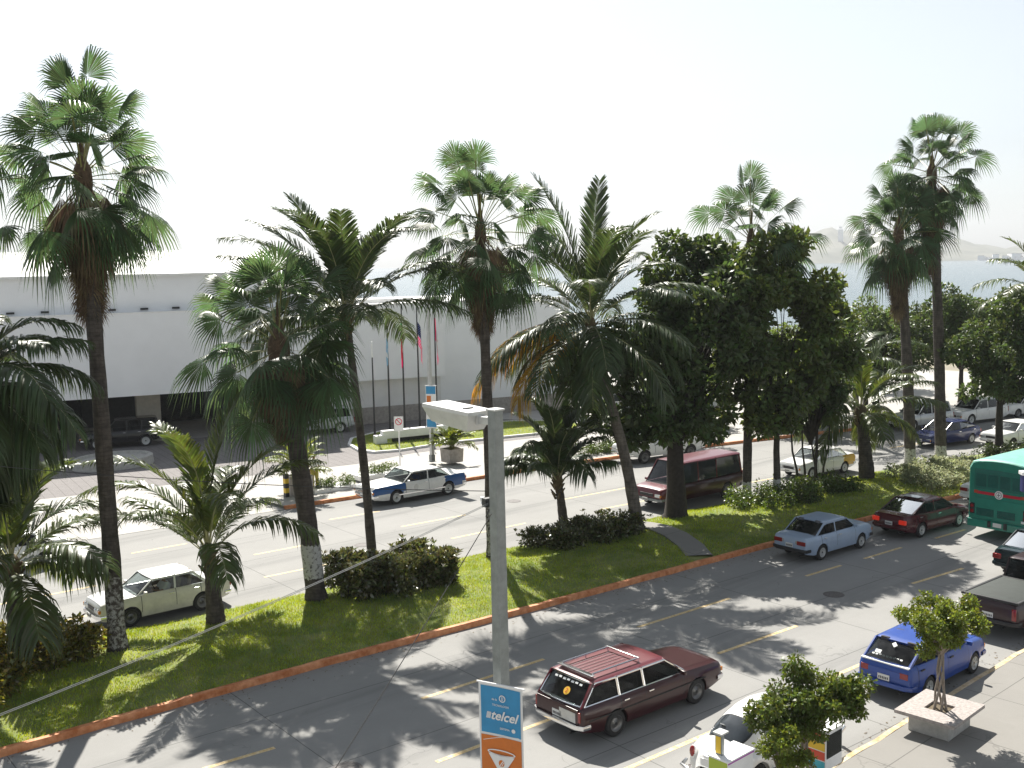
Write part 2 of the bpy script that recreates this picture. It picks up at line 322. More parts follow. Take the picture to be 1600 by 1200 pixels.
def kerb(name, fn, x0, x1, m, width=.17, h=.15, side=1, broken=None):
    """kerb whose road face follows fn; side=+1: the kerb lies on the +y side of it"""
    xs = list(np.arange(x0, x1, .75)) + [x1]; mb = MB(); prof = [(0, -.02), (.012, h - .03), (.035, h), (width, h + .004), (width, -.02)]; V = []
    for x in xs:
        dy = (fn(x + .3) - fn(x - .3)) / .6; L = hypot(1, dy); nx, ny = -dy / L * side, side / L; wb = .012 * sin(x * 2.1) + .01 * sin(x * 5.3)
        V += [(x + nx * (a + wb), fn(x) + ny * (a + wb), b + (.006 * sin(x * 3.7) if b > 0 else 0)) for a, b in prof]
    n = len(prof); Fc = [(i * n + k, i * n + k + 1, (i + 1) * n + k + 1, (i + 1) * n + k) for i in range(len(xs) - 1) for k in range(n - 1)]
    mb.add(V, Fc); mb.add([], []); o = mb.build(name, m, None, 40); return tag(o, kind='structure')
# land down to the shore, then the bay
shore = [(-400, 150), (40, 118), (90, 100), (130, 84), (200, 66), (400, 45), (900, -60), (2500, -700)]
V = []; Fc = []; nS = len(shore)
for x, y in shore: V += [(x, y + 8, -3.6), (x, y, -.4), (x, y - 10, -.03), (x * .98, -350 if x < 900 else y - 300, -.03)]
for i in range(nS - 1):
    for k in range(3): q = i * 4 + k; Fc.append((q + 1, q, q + 4, q + 5))
mat('land', (.30, .27, .21), .95, var=.25, scale=.12, col2=(.26, .25, .16))
tag(mesh_obj('ground', V, Fc, 'land'), kind='structure')
m, n, l, p = node_mat('sea_water'); p.inputs['Base Color'].default_value = (.035, .085, .11, 1); p.inputs['Roughness'].default_value = .16; p.inputs['Specular IOR Level'].default_value = .5
tc = n.new('ShaderNodeTexCoord'); mp = n.new('ShaderNodeMapping'); mp.inputs['Scale'].default_value = (.12, .3, .3); mp.inputs['Rotation'].default_value = (0, 0, .5); l.new(tc.outputs['Object'], mp.inputs[0])
bp = n.new('ShaderNodeBump'); bp.inputs['Strength'].default_value = .8; bp.inputs['Distance'].default_value = .6; l.new(noise_n(n, l, mp.outputs[0], 1.6, 8, .6), bp.inputs['Height']); l.new(bp.outputs[0], p.inputs['Normal'])
tag(mesh_obj('sea', [(-3000, -900, -3), (9000, -900, -3), (9000, 9000, -3), (-3000, 9000, -3)], [(0, 1, 2, 3)], 'sea_water'), kind='structure')
zero = lambda x: -25
strip('near_road', lambda x: KN(x) - .05, lambda x: MN(x) + .05, 0, 'road_concrete')
strip('far_road', lambda x: MF(x) - .05, lambda x: FK(x) + .08, 0, 'road_concrete')
strip('sidewalk', zero, lambda x: KN(x) - .15, .14, 'sidewalk_concrete')
kerb('sidewalk_kerb', KN, -60, 120, 'kerb_yellow', side=-1, h=.142)
kerb('median_kerb', MN, -60, 120, 'kerb_orange', side=1, h=.17)
kerb('median_far_kerb', MF, -60, 120, 'concrete', side=-1, width=.12, h=.10)
def mz(x, t):  # soil height across the median, t 0..1
    return .13 + .22 * sin(pi * min(1, max(0, t))) + .02 * sin(x * 1.3 + t * 5)
def med_pt(x, y): a, b = MN(x) + .16, MF(x) - .1; return mz(x, (y - a) / (b - a))
V = []; Fc = []; xs = [-30 + .5 * i for i in range(250)]; NJ = 14
for x in xs:
    a, b = MN(x) + .16, MF(x) - .1; V += [(x, a + (b - a) * j / NJ, mz(x, j / NJ)) for j in range(NJ + 1)]
for i in range(len(xs) - 1):
    for j in range(NJ): q = i * (NJ + 1) + j; Fc.append((q, q + NJ + 1, q + NJ + 2, q + 1))
tag(mesh_obj('median_lawn', V, Fc, 'lawn', smooth=180), kind='structure')
# plaza beyond the far kerb: bright pavement, dark brick drive, lawn island
strip('plaza_pavement', lambda x: FK(x) + .05, lambda x: 96 - .3 * max(0, x - 40), .012, 'plaza_concrete', xs=[x for x in XS if x < 101])
kerb('far_kerb', FK, 25.2, 28.5, 'kerb_orange', side=1, h=.16); kerb('far_kerb', FK, 28.2, 62, 'kerb_orange', side=1, h=.16)
V = []; Fc = []; xs = [25.2 + .5 * i for i in range(75)]
for x in xs: V += [(x, FK(x) + .16, .155), (x, FK(x) + .16 + (2.4 if 26 < x < 40 else 2.2), .155), (x, FK(x) + .2 + (2.42 if 26 < x < 40 else 2.22), .0)]
for i in range(len(xs) - 1):
    for k in (0, 1): q = 3 * i + k; Fc.append((q, q + 3, q + 4, q + 1))
tag(mesh_obj('far_pavement', V, Fc, 'plaza_concrete'), kind='structure')
drive = [(-6, 62), (2, 57), (14, 55.2), (24, 52.8), (34, 50.2), (38, 50.6), (44, 49.8), (49, 48.6), (53, 52), (50, 60.2), (44, 63), (30, 67), (30, 74), (14, 78), (-6, 80)]
tag(mesh_obj('driveway', [(x, y, .02) for x, y in drive], [tuple(range(len(drive)))], 'brick_paving'), kind='structure')
isl = [(38.6, 57.6), (37.2, 55.8), (36.4, 53.6), (36.6, 52.2), (38.0, 51.6), (41.6, 51.5), (46, 50.3), (51, 48.9), (52.5, 49.6), (53, 52.5), (50.5, 55.2), (46, 57), (41.5, 58.6)]
mbk = MB(); cx = sum(p[0] for p in isl) / len(isl); cy = sum(p[1] for p in isl) / len(isl); nI = len(isl)
inn = [(x + (cx - x) / hypot(cx - x, cy - y) * .2, y + (cy - y) / hypot(cx - x, cy - y) * .2) for x, y in isl]
mbk.add([(x, y, 0) for x, y in isl] + [(x, y, .16) for x, y in isl] + [(x, y, .165) for x, y in inn] + [(x, y, .05) for x, y in inn],
        [(r * nI + i, r * nI + (i + 1) % nI, (r + 1) * nI + (i + 1) % nI, (r + 1) * nI + i) for r in range(3) for i in range(nI)])
tag(mbk.build('island_kerb', 'white_trim', None, 40), kind='structure')
tag(mesh_obj('island_lawn', [(x, y, .12) for x, y in inn], [tuple(range(nI))], 'lawn'), kind='structure')
# lane lines
def dashes():
    mb = MB(); slope = -.07
    near = [((4.5, 22.0), (8.0, 21.8)), ((10.3, 21.68), (12.0, 21.48)), ((16.16, 21.3), (20.28, 21.05)), ((24.13, 20.91), (28.33, 20.61)), ((32.2, 20.2), (34.2, 20.02)), ((35.55, 19.88), (37.9, 19.66)), ((40.03, 19.37), (42.13, 19.15)), ((47, 18.6), (50, 18.1)),
            ((14.2, 18.25), (17.9, 18.05)), ((24.0, 17.84), (27.52, 17.56)), ((33.85, 17.15), (36.77, 16.75)), ((42, 16.1), (45, 15.7)),
            ((16.6, 15.06), (20.8, 14.8)), ((24.6, 14.68), (26.6, 14.56)), ((29.6, 14.4), (33.2, 14.1))]
    far = [((4.5, 38.2), (7.5, 38.0)), ((11.06, 37.78), (14.23, 37.55)), ((9.4, 34.65), (12.9, 34.37)), ((18.93, 34.06), (22.38, 33.75)), ((27.06, 33.36), (30.91, 33.05)), ((20.22, 37.1), (22.35, 36.9)), ((26.88, 36.5), (30.17, 36.14)), ((35.38, 35.13), (39.29, 34.67)), ((35.0, 32.45), (37.72, 32.11)),
           ((16.96, 40.9), (19.2, 40.7)), ((25.5, 39.9), (28, 39.6)), ((44.5, 33.8), (47.5, 33.2)), ((43.5, 31.1), (46, 30.7)), ((57.66, 30.74), (60.5, 30.1)), ((52, 32), (54.5, 31.4)), ((66, 28), (69, 27)), ((-4, 35.8), (0, 35.4))]
    for a, b in near + far:
        dx, dy = b[0] - a[0], b[1] - a[1]; L = hypot(dx, dy); nx, ny = -dy / L * .065, dx / L * .065
        mb.add([(a[0] + nx, a[1] + ny, .004), (a[0] - nx, a[1] - ny, .004), (b[0] - nx, b[1] - ny, .004), (b[0] + nx, b[1] + ny, .004)], [(0, 1, 2, 3)])
    tag(mb.build('lane_markings', 'yellow_paint', None, None), kind='structure')
dashes()
# manhole covers and a drain grate in the lanes
for x, y, nm in ((22.4, 19.6, 'c'), (31.0, 18.4, 'c'), (12.6, 19.4, 'c'), (24.0, 35.2, 'c'), (33.5, 36.6, 'c'), (20.9, 13.3, 'g')):
    mb = MB(); mb.lathe([(0, .006), (.26, .006), (.262, .009), (.285, .009), (.29, .004), (.34, .0045), (.345, .0)], n=28) if nm == 'c' else mb.box((0, 0, .003), (.7, .4, .008))
    o = mb.build('manhole_cover', 'dark_metal' if nm == 'g' else 'iron_cover', None, 40); o.location = (x, y, .001); tag(o, kind='structure')
# garden path crossing the median
V = []; pc = [(31.2, 24.05), (31.9, 25.0), (32.5, 26.2), (33.0, 27.5), (33.3, 28.6), (33.4, 29.45)]
mp_ = MB(); Vp = []
for i, (x, y) in enumerate(pc):
    a = pc[max(0, i - 1)]; b = pc[min(len(pc) - 1, i + 1)]; dx, dy = b[0] - a[0], b[1] - a[1]; L = hypot(dx, dy)
    Vp += [(x - dy / L * .5, y + dx / L * .5, max(.17, med_pt(x, y) + .06)), (x + dy / L * .5, y - dx / L * .5, max(.17, med_pt(x, y) + .06)), (x - dy / L * .5, y + dx / L * .5, 0), (x + dy / L * .5, y - dx / L * .5, 0)]
mp_.add(Vp, [(4 * i, 4 * i + 1, 4 * i + 5, 4 * i + 4) for i in range(len(pc) - 1)] + [(4 * i, 4 * i + 4, 4 * i + 6, 4 * i + 2) for i in range(len(pc) - 1)] + [(4 * i + 1, 4 * i + 3, 4 * i + 7, 4 * i + 5) for i in range(len(pc) - 1)])
tag(mp_.build('garden_path', 'sidewalk_concrete', None, 40), kind='structure')
# hills across the bay
def hills():
    V = []; Fc = []; N = 90; K = 6
    for i in range(N + 1):
        a = radians(55 + 40 * i / N)  # azimuth from +Y toward +X
        t = i / N; px = 800 + 1689 * tan(a - radians(42.5))
        h = 0 if px < 1180 else (46 * min(1, (px - 1180) / 100) if px < 1330 else max(16, 46 - (px - 1330) * .125))
        h = h / 1689 * 3400 * (1 + .10 * sin(i * .9) + .06 * sin(i * 2.3)) / max(.5, cos(a - radians(42.5)))
        for k in range(K + 1):
            s = k / K; d = 2900 + 900 * s; hh = h * sin(min(1, s * 1.25) * pi / 2) ** .8 * (1 + .10 * sin(i * 1.7 + k * 2) * (s < .8))
            V.append((d * sin(a), d * cos(a), -3.5 + hh))
    for i in range(N):
        for k in range(K): q = i * (K + 1) + k; Fc.append((q, q + 1, q + K + 2, q + K + 1))
    mat('hill_scrub', (.12, .14, .11), .95, var=.3, scale=.01, col2=(.17, .17, .14))
    tag(mesh_obj('hills', V, Fc, 'hill_scrub', smooth=180), kind='structure')
hills()
# ---------------------------------------------------------------- the white convention building
def building():
    b = empty('convention_building', (45, 62, 0), radians(-18), 'long white windowless building with a deep overhang and a pale sloping roof', 'building')
    mb = MB(); mb.box((-15.1, -.5, 5.81), (38, 1.0, 5.22)); mb.build('fascia', 'white_wall', b, None)
    mb = MB(); mb.box((-20.5, 4.6, 3.36), (27, 9.2, .3)); mb.build('soffit', 'wall_lower', b, None)
    mb = MB(); mb.box((-15.1, -.5, 8.45), (38.1, 1.1, .07)); mb.box((9.5, .15, 8.45), (11.2, .5, .07)); mb.build('coping', 'bright_white', b, None)
    mb = MB(); mb.box((4, .25, 4.2), (21, .5, 8.39)); mb.build('wall', 'wall_lower', b, None)
    mb = MB(); mb.box((9.0, -.006, 4.8), (10.2, .012, 7.2)); mb.build('front_wall', 'white_wall', b, None); mb = MB(); mb.box((14.25, 9.3, 4.2), (.5, 18, 8.4)); mb.build('side_wall', 'white_wall', b, None); mb = MB(); mb.box((-6.45, 4.9, 1.6), (.4, 8.6, 3.2)); mb.build('porch_wall', 'white_wall', b, None)
    mb = MB(); mb.box((3.9, -.03, .6), (20.8, .06, 1.2)); mb.build('stone_band', 'stone_band', b, None)
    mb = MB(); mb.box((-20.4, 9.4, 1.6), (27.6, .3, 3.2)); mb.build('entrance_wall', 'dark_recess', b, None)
    for u in (-33, -24.2, -16.1, -9.2):
        mb = MB(); mb.box((u, 2.2, 1.6), (1.5 if u == -16.1 else .9, 1.1, 3.21), bev=.02); mb.build('column', 'column_tan', b, None)
    for u in (-30, -21.5, -13):
        mb = MB(); mb.box((u, 9.2, 1.35), (3.2, .08, 2.6)); mb.build('window', 'glass_dark', b, None)
    mb = MB(); mb.box((-19.3, .3, 9.65), (30.6, .5, 2.38)); mb.box((-4.2, 9.4, 9.65), (.4, 17.7, 2.38)); mb.build('upper_wall', 'white_wall', b, None)
    for k in range(11):
        mb = MB(); mb.box((-31.8 + 1.95 * k, -.02, 8.66), (.46, .16, .12)); mb.build('roof_drain', 'black_plastic', b, None)
    # ribbed pale roof rising away from the street, the ribs run along the building
    mb = MB(); prof = []
    for k in range(38):
        y = -.25 + k * .5; z = 10.86 + .098 * k * .5; prof += [(y, z), (y + .03, z + .02), (y + .07, z + .02), (y + .10, z + .008)]
    V = [(u, y, z) for u in (-34.2, -3.9) for y, z in prof]; n_ = len(prof)
    mb.add(V, [(i, i + 1, n_ + i + 1, n_ + i) for i in range(n_ - 1)]); mb.box((-19.05, -.26, 10.80), (30.4, .05, .16)); mb.build('roof', 'roof_white', b, None)
    mb = MB(); mb.box((3, 9, 8.32), (21.6, 17.4, .12)); mb.box((-.6, 1.6, 8.62), (5.6, 1.6, .3)); mb.build('flat_roof', 'roof_white', b, None)
building()
# ---------------------------------------------------------------- flagpoles, monument, signs, lamps
def flag_mesh(mb, top, h, fly, colf, dirx=(-.6, -.5), nu=26, nv=26, seed=0, gather=.24):
    """limp cloth on a pole: the fly edge falls and folds"""
    r = random.Random(seed); ph = r.random() * 6
    def P(u, v):
        out = gather * (1 - exp(-3.2 * u)) + .05 * sin(9 * u + ph); side = .075 * sin(15 * u + ph + 2 * v)
        return (dirx[0] * out - dirx[1] * side, dirx[1] * out + dirx[0] * side, top - h * (1 - v) * (1 - .1 * u) - fly * (u ** 1.1) * .86)
    for i in range(nu):
        for j in range(nv):
            u, v = i / nu, j / nv; a, b_ = (i + 1) / nu, (j + 1) / nv
            mb.add([P(u, v), P(a, v), P(a, b_), P(u, b_)], [(0, 1, 2, 3)], colf((u + a) / 2, (v + b_) / 2))
FL = [(40.33, 57.3, 6.0, None), (41.35, 57.0, 8.3, 'pale'), (42.4, 56.8, 8.4, 'mex'), (43.42, 56.5, 8.5, 'usa'), (44.65, 56.2, 8.6, 'redwhite')]
for x, y, h, f in FL:
    lab = {None: 'dark flagpole with a short white tip, leftmost by the white wall', 'pale': 'dark flagpole carrying the pale blue and white flag', 'mex': 'dark flagpole carrying the green and dark red flag', 'usa': 'dark flagpole carrying the red and white striped flag', 'redwhite': 'dark flagpole partly hidden behind the grey street lamp post'}[f]
    t = empty('flagpole', (x, y, .12), 0, lab, 'flagpole', 'flagpoles behind the low white sign wall')
    mb = MB(); mb.tube([(0, 0, 0), (0, 0, h * .5), (0, 0, h)], [.065, .055, .035], 8); mb.lathe([(.16, 0), (.16, .04), (.08, .08), (.066, .5)], n=12); mb.build('pole', 'dark_metal', t)
    mb = MB(); mb.ball((0, 0, h + .06), .07, 6)
    if f is None: mb.tube([(0, 0, h - .9), (0, 0, h + .02)], .06, 8)
    mb.build('finial', 'bright_white', t)
    if f:
        fl = MB(); sd = len(f)
        if f == 'pale': flag_mesh(fl, 6.3, .9, 1.2, lambda u, v: 0 if v > .66 or v < .33 else 1, seed=3); ms = ['cloth_skyblue', 'cloth_white']
        elif f == 'mex': flag_mesh(fl, 7.3, 1.2, 2.3, lambda u, v: 0 if u < .33 else (1 if u < .5 else 2), seed=4); ms = ['cloth_green', 'cloth_white', 'cloth_red']
        elif f == 'usa': flag_mesh(fl, 7.4, 1.5, 2.2, lambda u, v: 2 if (u < .4 and v > 6 / 13) else (0 if int(v * 13) % 2 == 0 else 1), seed=6, nu=26, nv=52, gather=.42, dirx=(.7, -.2)); ms = ['cloth_red', 'cloth_white', 'cloth_blue']
        else: flag_mesh(fl, 7.5, 1.5, 2.2, lambda u, v: 0 if u < .25 or u > .75 else 1, seed=8, dirx=(.5, -.5), gather=.25); ms = ['cloth_red', 'cloth_white']
        if 'cloth_skyblue' not in MATS: mat('cloth_skyblue', (.25, .45, .62), .8)
        o = fl.build('flag', ms, None, 180); o.location = (x, y, .12)
        tag(o, {'pale': 'limp pale blue and white flag on the second pole', 'mex': 'limp flag with a green end and dark red end', 'usa': 'limp flag with red and white stripes and dark blue corner', 'redwhite': 'limp red and white flag behind the far lamp post'}[f], 'flag', 'flags hanging limp from the flagpoles')
        if f == 'usa':  # stars on the canton
            st = MB(); r = random.Random(6); ph = r.random() * 6
            for a in range(6):
                for c in range(5):
                    u, v = .04 + a * .06, .52 + c * .1; out = .42 * (1 - exp(-3.2 * u)) + .05 * sin(9 * u + ph); side = .075 * sin(15 * u + ph + 2 * v)
                    X, Y, Z = .7 * out + .2 * side, -.2 * out + .7 * side, 7.4 - 1.5 * (1 - v) * (1 - .1 * u) - 2.2 * (u ** 1.1) * .86
                    for s_ in (-.012, .012):
                        st.add([(X + .03 * sin(k * 4 * pi / 5) * (.5 if 0 else 1), Y + s_, Z + .03 * cos(k * 4 * pi / 5)) for k in range(5)], [(0, 1, 2), (0, 2, 3), (0, 3, 4)])
            st.build('star', 'cloth_white', o, None)
mon = empty('sign_wall', (41.6, 53.75, .12), radians(-15), 'low white concrete sign wall in front of the flagpoles', 'wall')
mb = MB(); mb.box((.25, 0, .52), (6.2, .45, .5), bev=.03); mb.build('wall', 'bright_white', mon, None)
mb = MB(); mb.box((-2.95, -.02, .2), (.75, .5, .62), bev=.03); mb.box((3.0, .1, .14), (.4, .4, .3)); mb.build('base', 'bright_white', mon, None)
mb = MB(); mb.box((.4, .12, .13), (5.0, .2, .28)); mb.build('plinth', 'dark_recess', mon, None)
# no parking sign
sg = empty('parking_sign', (34.6, 46.9, .15), radians(-38), 'small white traffic sign with a red ring on a thin white post', 'sign')
mb = MB(); mb.tube([(0, 0, 0), (0, 0, 2.75)], .035, 8); mb.build('post', 'bright_white', sg)
mb = MB(); mb.box((0, -.05, 2.4), (.5, .02, .78), bev=.008); mb.build('panel', 'bright_white', sg, None)
mb = MB()
for k in range(24):
    a, b_ = 2 * pi * k / 24, 2 * pi * (k + 1) / 24; mb.add([(.15 * cos(a), -.063, 2.52 + .15 * sin(a)), (.19 * cos(a), -.063, 2.52 + .19 * sin(a)), (.19 * cos(b_), -.063, 2.52 + .19 * sin(b_)), (.15 * cos(b_), -.063, 2.52 + .15 * sin(b_))], [(0, 1, 2, 3)])
mb.add([(-.13, -.064, 2.63), (-.10, -.064, 2.66), (.13, -.064, 2.41), (.10, -.064, 2.38)], [(0, 1, 2, 3)]); mb.build('ring', 'cloth_red', sg, None)
def text_mesh(txt, size, name, m, parent, loc, rot, shear=0., sx=1., extr=.002, bold=0.):
    cu = bpy.data.curves.new(name, 'FONT'); cu.body = txt; cu.size = size; cu.shear = shear; cu.align_x = 'CENTER'; cu.align_y = 'CENTER'; cu.extrude = extr; cu.resolution_u = 3; cu.offset = bold
    o = bpy.data.objects.new(name, cu); COL.objects.link(o); dg = bpy.context.evaluated_depsgraph_get(); me = bpy.data.meshes.new_from_object(o.evaluated_get(dg)); bpy.data.objects.remove(o, do_unlink=True)
    me.materials.clear(); me.materials.append(MATS[m]); r = bpy.data.objects.new(name, me); COL.objects.link(r); r.parent = parent; r.location = loc; r.rotation_euler = rot; r.scale = (sx, 1, 1)
    return r
LP = None
def lamp(x, y, rz, label, H, mm):
    """square steel mast with a ridge, a short arm and a long box head that reaches over the road (+y of the lamp)"""
    t = empty('street_lamp', (x, y, .14), rz, label, 'street lamp', 'box-headed lamps on both sides of the road')
    mb = MB(); a0, a1 = .095, .078
    mb.add([(-a0, -a0, 0), (a0, -a0, 0), (a0, a0, 0), (-a0, a0, 0), (-a1, -a1, H), (a1, -a1, H), (a1, a1, H), (-a1, a1, H)], [(0, 1, 5, 4), (1, 2, 6, 5), (2, 3, 7, 6), (3, 0, 4, 7), (4, 5, 6, 7)])
    
    o = mb.build('mast', mm, t, None)
    bv = o.modifiers.new('bevel', 'BEVEL'); bv.width = .012; bv.segments = 2
    mb = MB(); mb.box((0, 0, H + .01), (.19, .19, .025), bev=.005); mb.build('cap', 'metal_light', t, None)
    mb = MB(); mb.box((0, 0, .012), (.36, .36, .025)); mb.box((0, 0, .2), (.25, .25, .4), bev=.01); mb.build('base', 'metal_grey', t, None)
    mb = MB(); mb.box((0, .22, H - .16), (.12, .3, .11), rx=radians(-3), bev=.01); mb.build('arm', 'metal_light', t, None)
    # head: trapezoid box, top flat, sides drawn in to the lens, tilted up a little
    hd = empty_part('lamp_head', t, (0, .3, H - .14), (radians(3), 0, 0))
    L, wt, wb, hh = 1.03, .235, .16, .29
    mb = MB(); V = [(-wt, 0, .10), (wt, 0, .10), (wt, L, .10), (-wt, L, .10), (-wt, -.0, .05), (wt, 0, .05), (wt, L, .05), (-wt, L, .05), (-wb, .12, -hh + .1), (wb, .12, -hh + .1), (wb, L - .12, -hh + .14), (-wb, L - .12, -hh + .14)]
    mb.add(V, [(0, 1, 2, 3)[::-1][::-1], (4, 5, 1, 0), (5, 6, 2, 1), (6, 7, 3, 2), (7, 4, 0, 3), (8, 9, 5, 4), (9, 10, 6, 5), (10, 11, 7, 6), (11, 8, 4, 7), (11, 10, 9, 8)])
    mb.build('housing', 'metal_light', hd, None)
    mb = MB(); mb.box((0, L * .5, -hh + .115), (.22, L * .7, .02)); mb.build('lens', 'clear_lens', hd, None)
    mb = MB()
    mb.box((0, .28, .108), (.16, .05, .016)); mb.build('latch', 'dark_metal', hd, None)
    return t
def empty_part(name, parent, loc, rot=(0, 0, 0)):
    # a thin mounting plate carries the sub-parts
    mb = MB(); mb.box((0, -.005, -.02), (.16, .03, .14)); o = mb.build(name, 'metal_light', parent, None); o.location = loc; o.rotation_euler = rot; return o
lamp(9.74, 10.98, 0, 'tall grey square street lamp in front, banner on its mast', 8.88, 'metal_grey')
lamp(36.9, 47.0, pi, 'pale grey street lamp on the far side before the white building', 9.2, 'metal_light')
def banner(x, y, ztop, rz, wd, ht, label, full=True):
    t = empty('banner', (x, y, ztop), rz, label, 'banner', 'blue and orange banners on the street lamps')
    mb = MB(); mb.tube([(-wd / 2 - .03, 0, 0), (wd / 2 + .03, 0, 0)], .014, 8); mb.tube([(-wd / 2 - .03, 0, -ht), (wd / 2 + .03, 0, -ht)], .014, 8); mb.build('rod', 'bright_white', t)
    bow = lambda u, v: .018 * sin(u * pi) * (1 - .4 * v) - .008
    mb = MB(); mb.grid(lambda u, v: ((u - .5) * wd, bow(u, v), -v * ht), 14, 20); mb.grid(lambda u, v: ((.5 - u) * wd, bow(1 - u, v) + .004, -v * ht), 14, 20); mb.build('cloth', 'banner_white', t, 180)
    bh = .30 * ht if full else .2 * ht
    def patch(name, m, u0, u1, z0, z1, off=.006, rc=0.): 
        p = MB(); p.grid(lambda u, v: ((u0 + (u1 - u0) * u - .5) * wd, bow(u0 + (u1 - u0) * u, .2) - off, -(z0 + (z1 - z0) * v)), 12, 8); return p.build(name, m, t, 180)
    patch('blue_field', 'banner_blue', .05, .95, .04, bh); patch('orange_field', 'banner_orange', .04 if full else .1, .96 if full else .5, bh + (.035 if full else .1), ht - .04 if full else ht * .7)
    if not full:
        patch('orange_field', 'banner_orange', .5, .9, ht * .5, ht * .74); patch('blue_field', 'banner_blue', .05, .95, ht * .8, ht - .04); return t
    R90 = (pi / 2, 0, 0); zc = lambda f: -(.04 + f * (bh - .04))
    text_mesh('telcel', .19, 'lettering', 'banner_white', t, (.045, -.012, zc(.60)), R90, .35, 1.02, .001, .004)
    text_mesh('de la', .045, 'lettering', 'banner_white', t, (-.1, -.010, zc(.26)), R90, .1, 1)
    text_mesh('TECNOLOGIA', .042, 'lettering', 'banner_white', t, (0.0, -.010, zc(.38)), R90, 0, 1)
    text_mesh('SISTEMA', .042, 'lettering', 'banner_white', t, (.06, -.010, zc(.86)), R90, 0, 1)
    mb = MB()
    def ring(cx, cz, r0, r1, off=-.012, a0=0, a1=2 * pi):
        for k in range(20):
            a, b_ = a0 + (a1 - a0) * k / 20, a0 + (a1 - a0) * (k + 1) / 20
            mb.add([(cx + r0 * cos(a), off, cz + r0 * sin(a)), (cx + r1 * cos(a), off, cz + r1 * sin(a)), (cx + r1 * cos(b_), off, cz + r1 * sin(b_)), (cx + r0 * cos(b_), off, cz + r0 * sin(b_))], [(0, 1, 2, 3)])
    ring(.03, zc(.22), .038, .052); mb.add([(.012, -.012, zc(.22) - .03), (.02, -.012, zc(.22) - .03), (.03, -.012, zc(.22) + .03), (.022, -.012, zc(.22) + .03)], [(0, 1, 2, 3)]); mb.add([(.032, -.012, zc(.22) - .03), (.04, -.012, zc(.22) - .03), (.05, -.012, zc(.22) + .03), (.042, -.012, zc(.22) + .03)], [(0, 1, 2, 3)])
    for k in range(5): mb.add([(-.235 + .014 * k, -.012, zc(.68)), (-.225 + .014 * k, -.012, zc(.68)), (-.205 + .014 * k, -.012, zc(.54)), (-.215 + .014 * k, -.012, zc(.54))], [(0, 1, 2, 3)])
    ring(.2, zc(.86), .0, .03)
    mb.build('emblem', 'banner_white', t, None)
    # cocktail glass
    mb = MB(); gz = -bh - .26; off = -.014
    for k in range(28):
        a, b_ = 2 * pi * k / 28, 2 * pi * (k + 1) / 28
        mb.add([(.2 * cos(a), off, gz + .028 * sin(a)), (.225 * cos(a), off, gz + .045 * sin(a)), (.225 * cos(b_), off, gz + .045 * sin(b_)), (.2 * cos(b_), off, gz + .028 * sin(b_))], [(0, 1, 2, 3)])
    mb.add([(-.21, off, gz - .03), (.21, off, gz - .03), (.03, off, gz - .30), (-.03, off, gz - .30)], [(0, 1, 2, 3)])
    mb.add([(-.016, off, gz - .30), (.016, off, gz - .30), (.012, off, gz - .60), (-.012, off, gz - .60)], [(0, 1, 2, 3)]); mb.add([(-.11, off, gz - .64), (.11, off, gz - .64), (.02, off, gz - .59), (-.02, off, gz - .59)], [(0, 1, 2, 3)])
    for s0, w0 in ((0, .008), (.5, .006)):
        pts = [(-.29 + .58 * k / 12, -bh - .12 - s0 * 1.0 + .12 * sin(k / 12 * 1.6 + s0)) for k in range(13)]
        for a, b_ in zip(pts, pts[1:]): mb.add([(a[0], off + .004, a[1]), (b_[0], off + .004, b_[1]), (b_[0], off + .004, b_[1] + w0), (a[0], off + .004, a[1] + w0)], [(0, 1, 2, 3)])
    mb.build('cocktail_glass', 'banner_white', t, None)
    mb = MB()
    for k in range(20): a, b_ = 2 * pi * k / 20, 2 * pi * (k + 1) / 20; mb.add([(0, off - .002, gz - .15), (.045 * cos(a), off - .002, gz - .15 + .05 * sin(a)), (.045 * cos(b_), off - .002, gz - .15 + .05 * sin(b_))], [(0, 1, 2)])
    mb.build('olive', 'banner_orange', t, None)
    mb = MB(); mb.box((0, off - .004, gz - .15), (.012, .002, .09), ry=.6); mb.box((.02, off - .004, gz - .16), (.01, .002, .07), ry=.5); mb.build('olive_mark', 'banner_white', t, None)
    return t
banner(9.56, 10.80, 5.21, radians(-72), .70, 2.4, 'blue and orange cocktail glass banner on the near lamp post')
banner(36.72, 46.72, 4.45, radians(-60), .62, 2.35, 'small faded blue and orange banner on the far lamp post', False)
# overhead cables
def cable(a, b_, sag, r, m, lab, extra=0):
    P = [Vector(a).lerp(Vector(b_), t / 24) - Vector((0, 0, sag * 4 * (t / 24) * (1 - t / 24))) for t in range(25)]
    mb = MB(); mb.tube(P, r, 5)
    if extra: mb.tube([p + Vector((0, 0, -extra)) for p in P], r, 5)
    tag(mb.build('overhead_cable', m), lab, 'cable', 'cables strung over the near road')
cable((9.66, 11.08, 7.72), (-4.2, 14.2, 4.9), .35, .0045, 'cable_grey', 'pair of pale cables running low to the left across the median', .018)
cable((9.6, 10.95, 7.6), (2.0, 8.0, 3.6), .12, .006, 'cable_black', 'thin black cable slanting down left from the lamp post')
cable((9.62, 11.06, 7.9), (-1.2, 27, 9.4), .45, .006, 'cable_black', 'thin black cable stretching away over the median to the left')
t = empty('cable_bracket', (9.74, 11.1, 7.72), 0, 'small dark cable bracket with insulators on the lamp mast', 'bracket')
mb = MB(); mb.box((-.05, .04, 0), (.12, .08, .12)); mb.tube([(0, .05, -.1), (-.02, .1, -.22)], .012, 6); mb.build('clamp', 'dark_metal', t)
mb = MB(); mb.lathe([(.0, .1), (.03, .09), (.035, .05), (.02, .03), (.035, .0), (.0, -.01)], (-.08, .1, -.02), n=10); mb.build('insulator', 'bright_white', t)
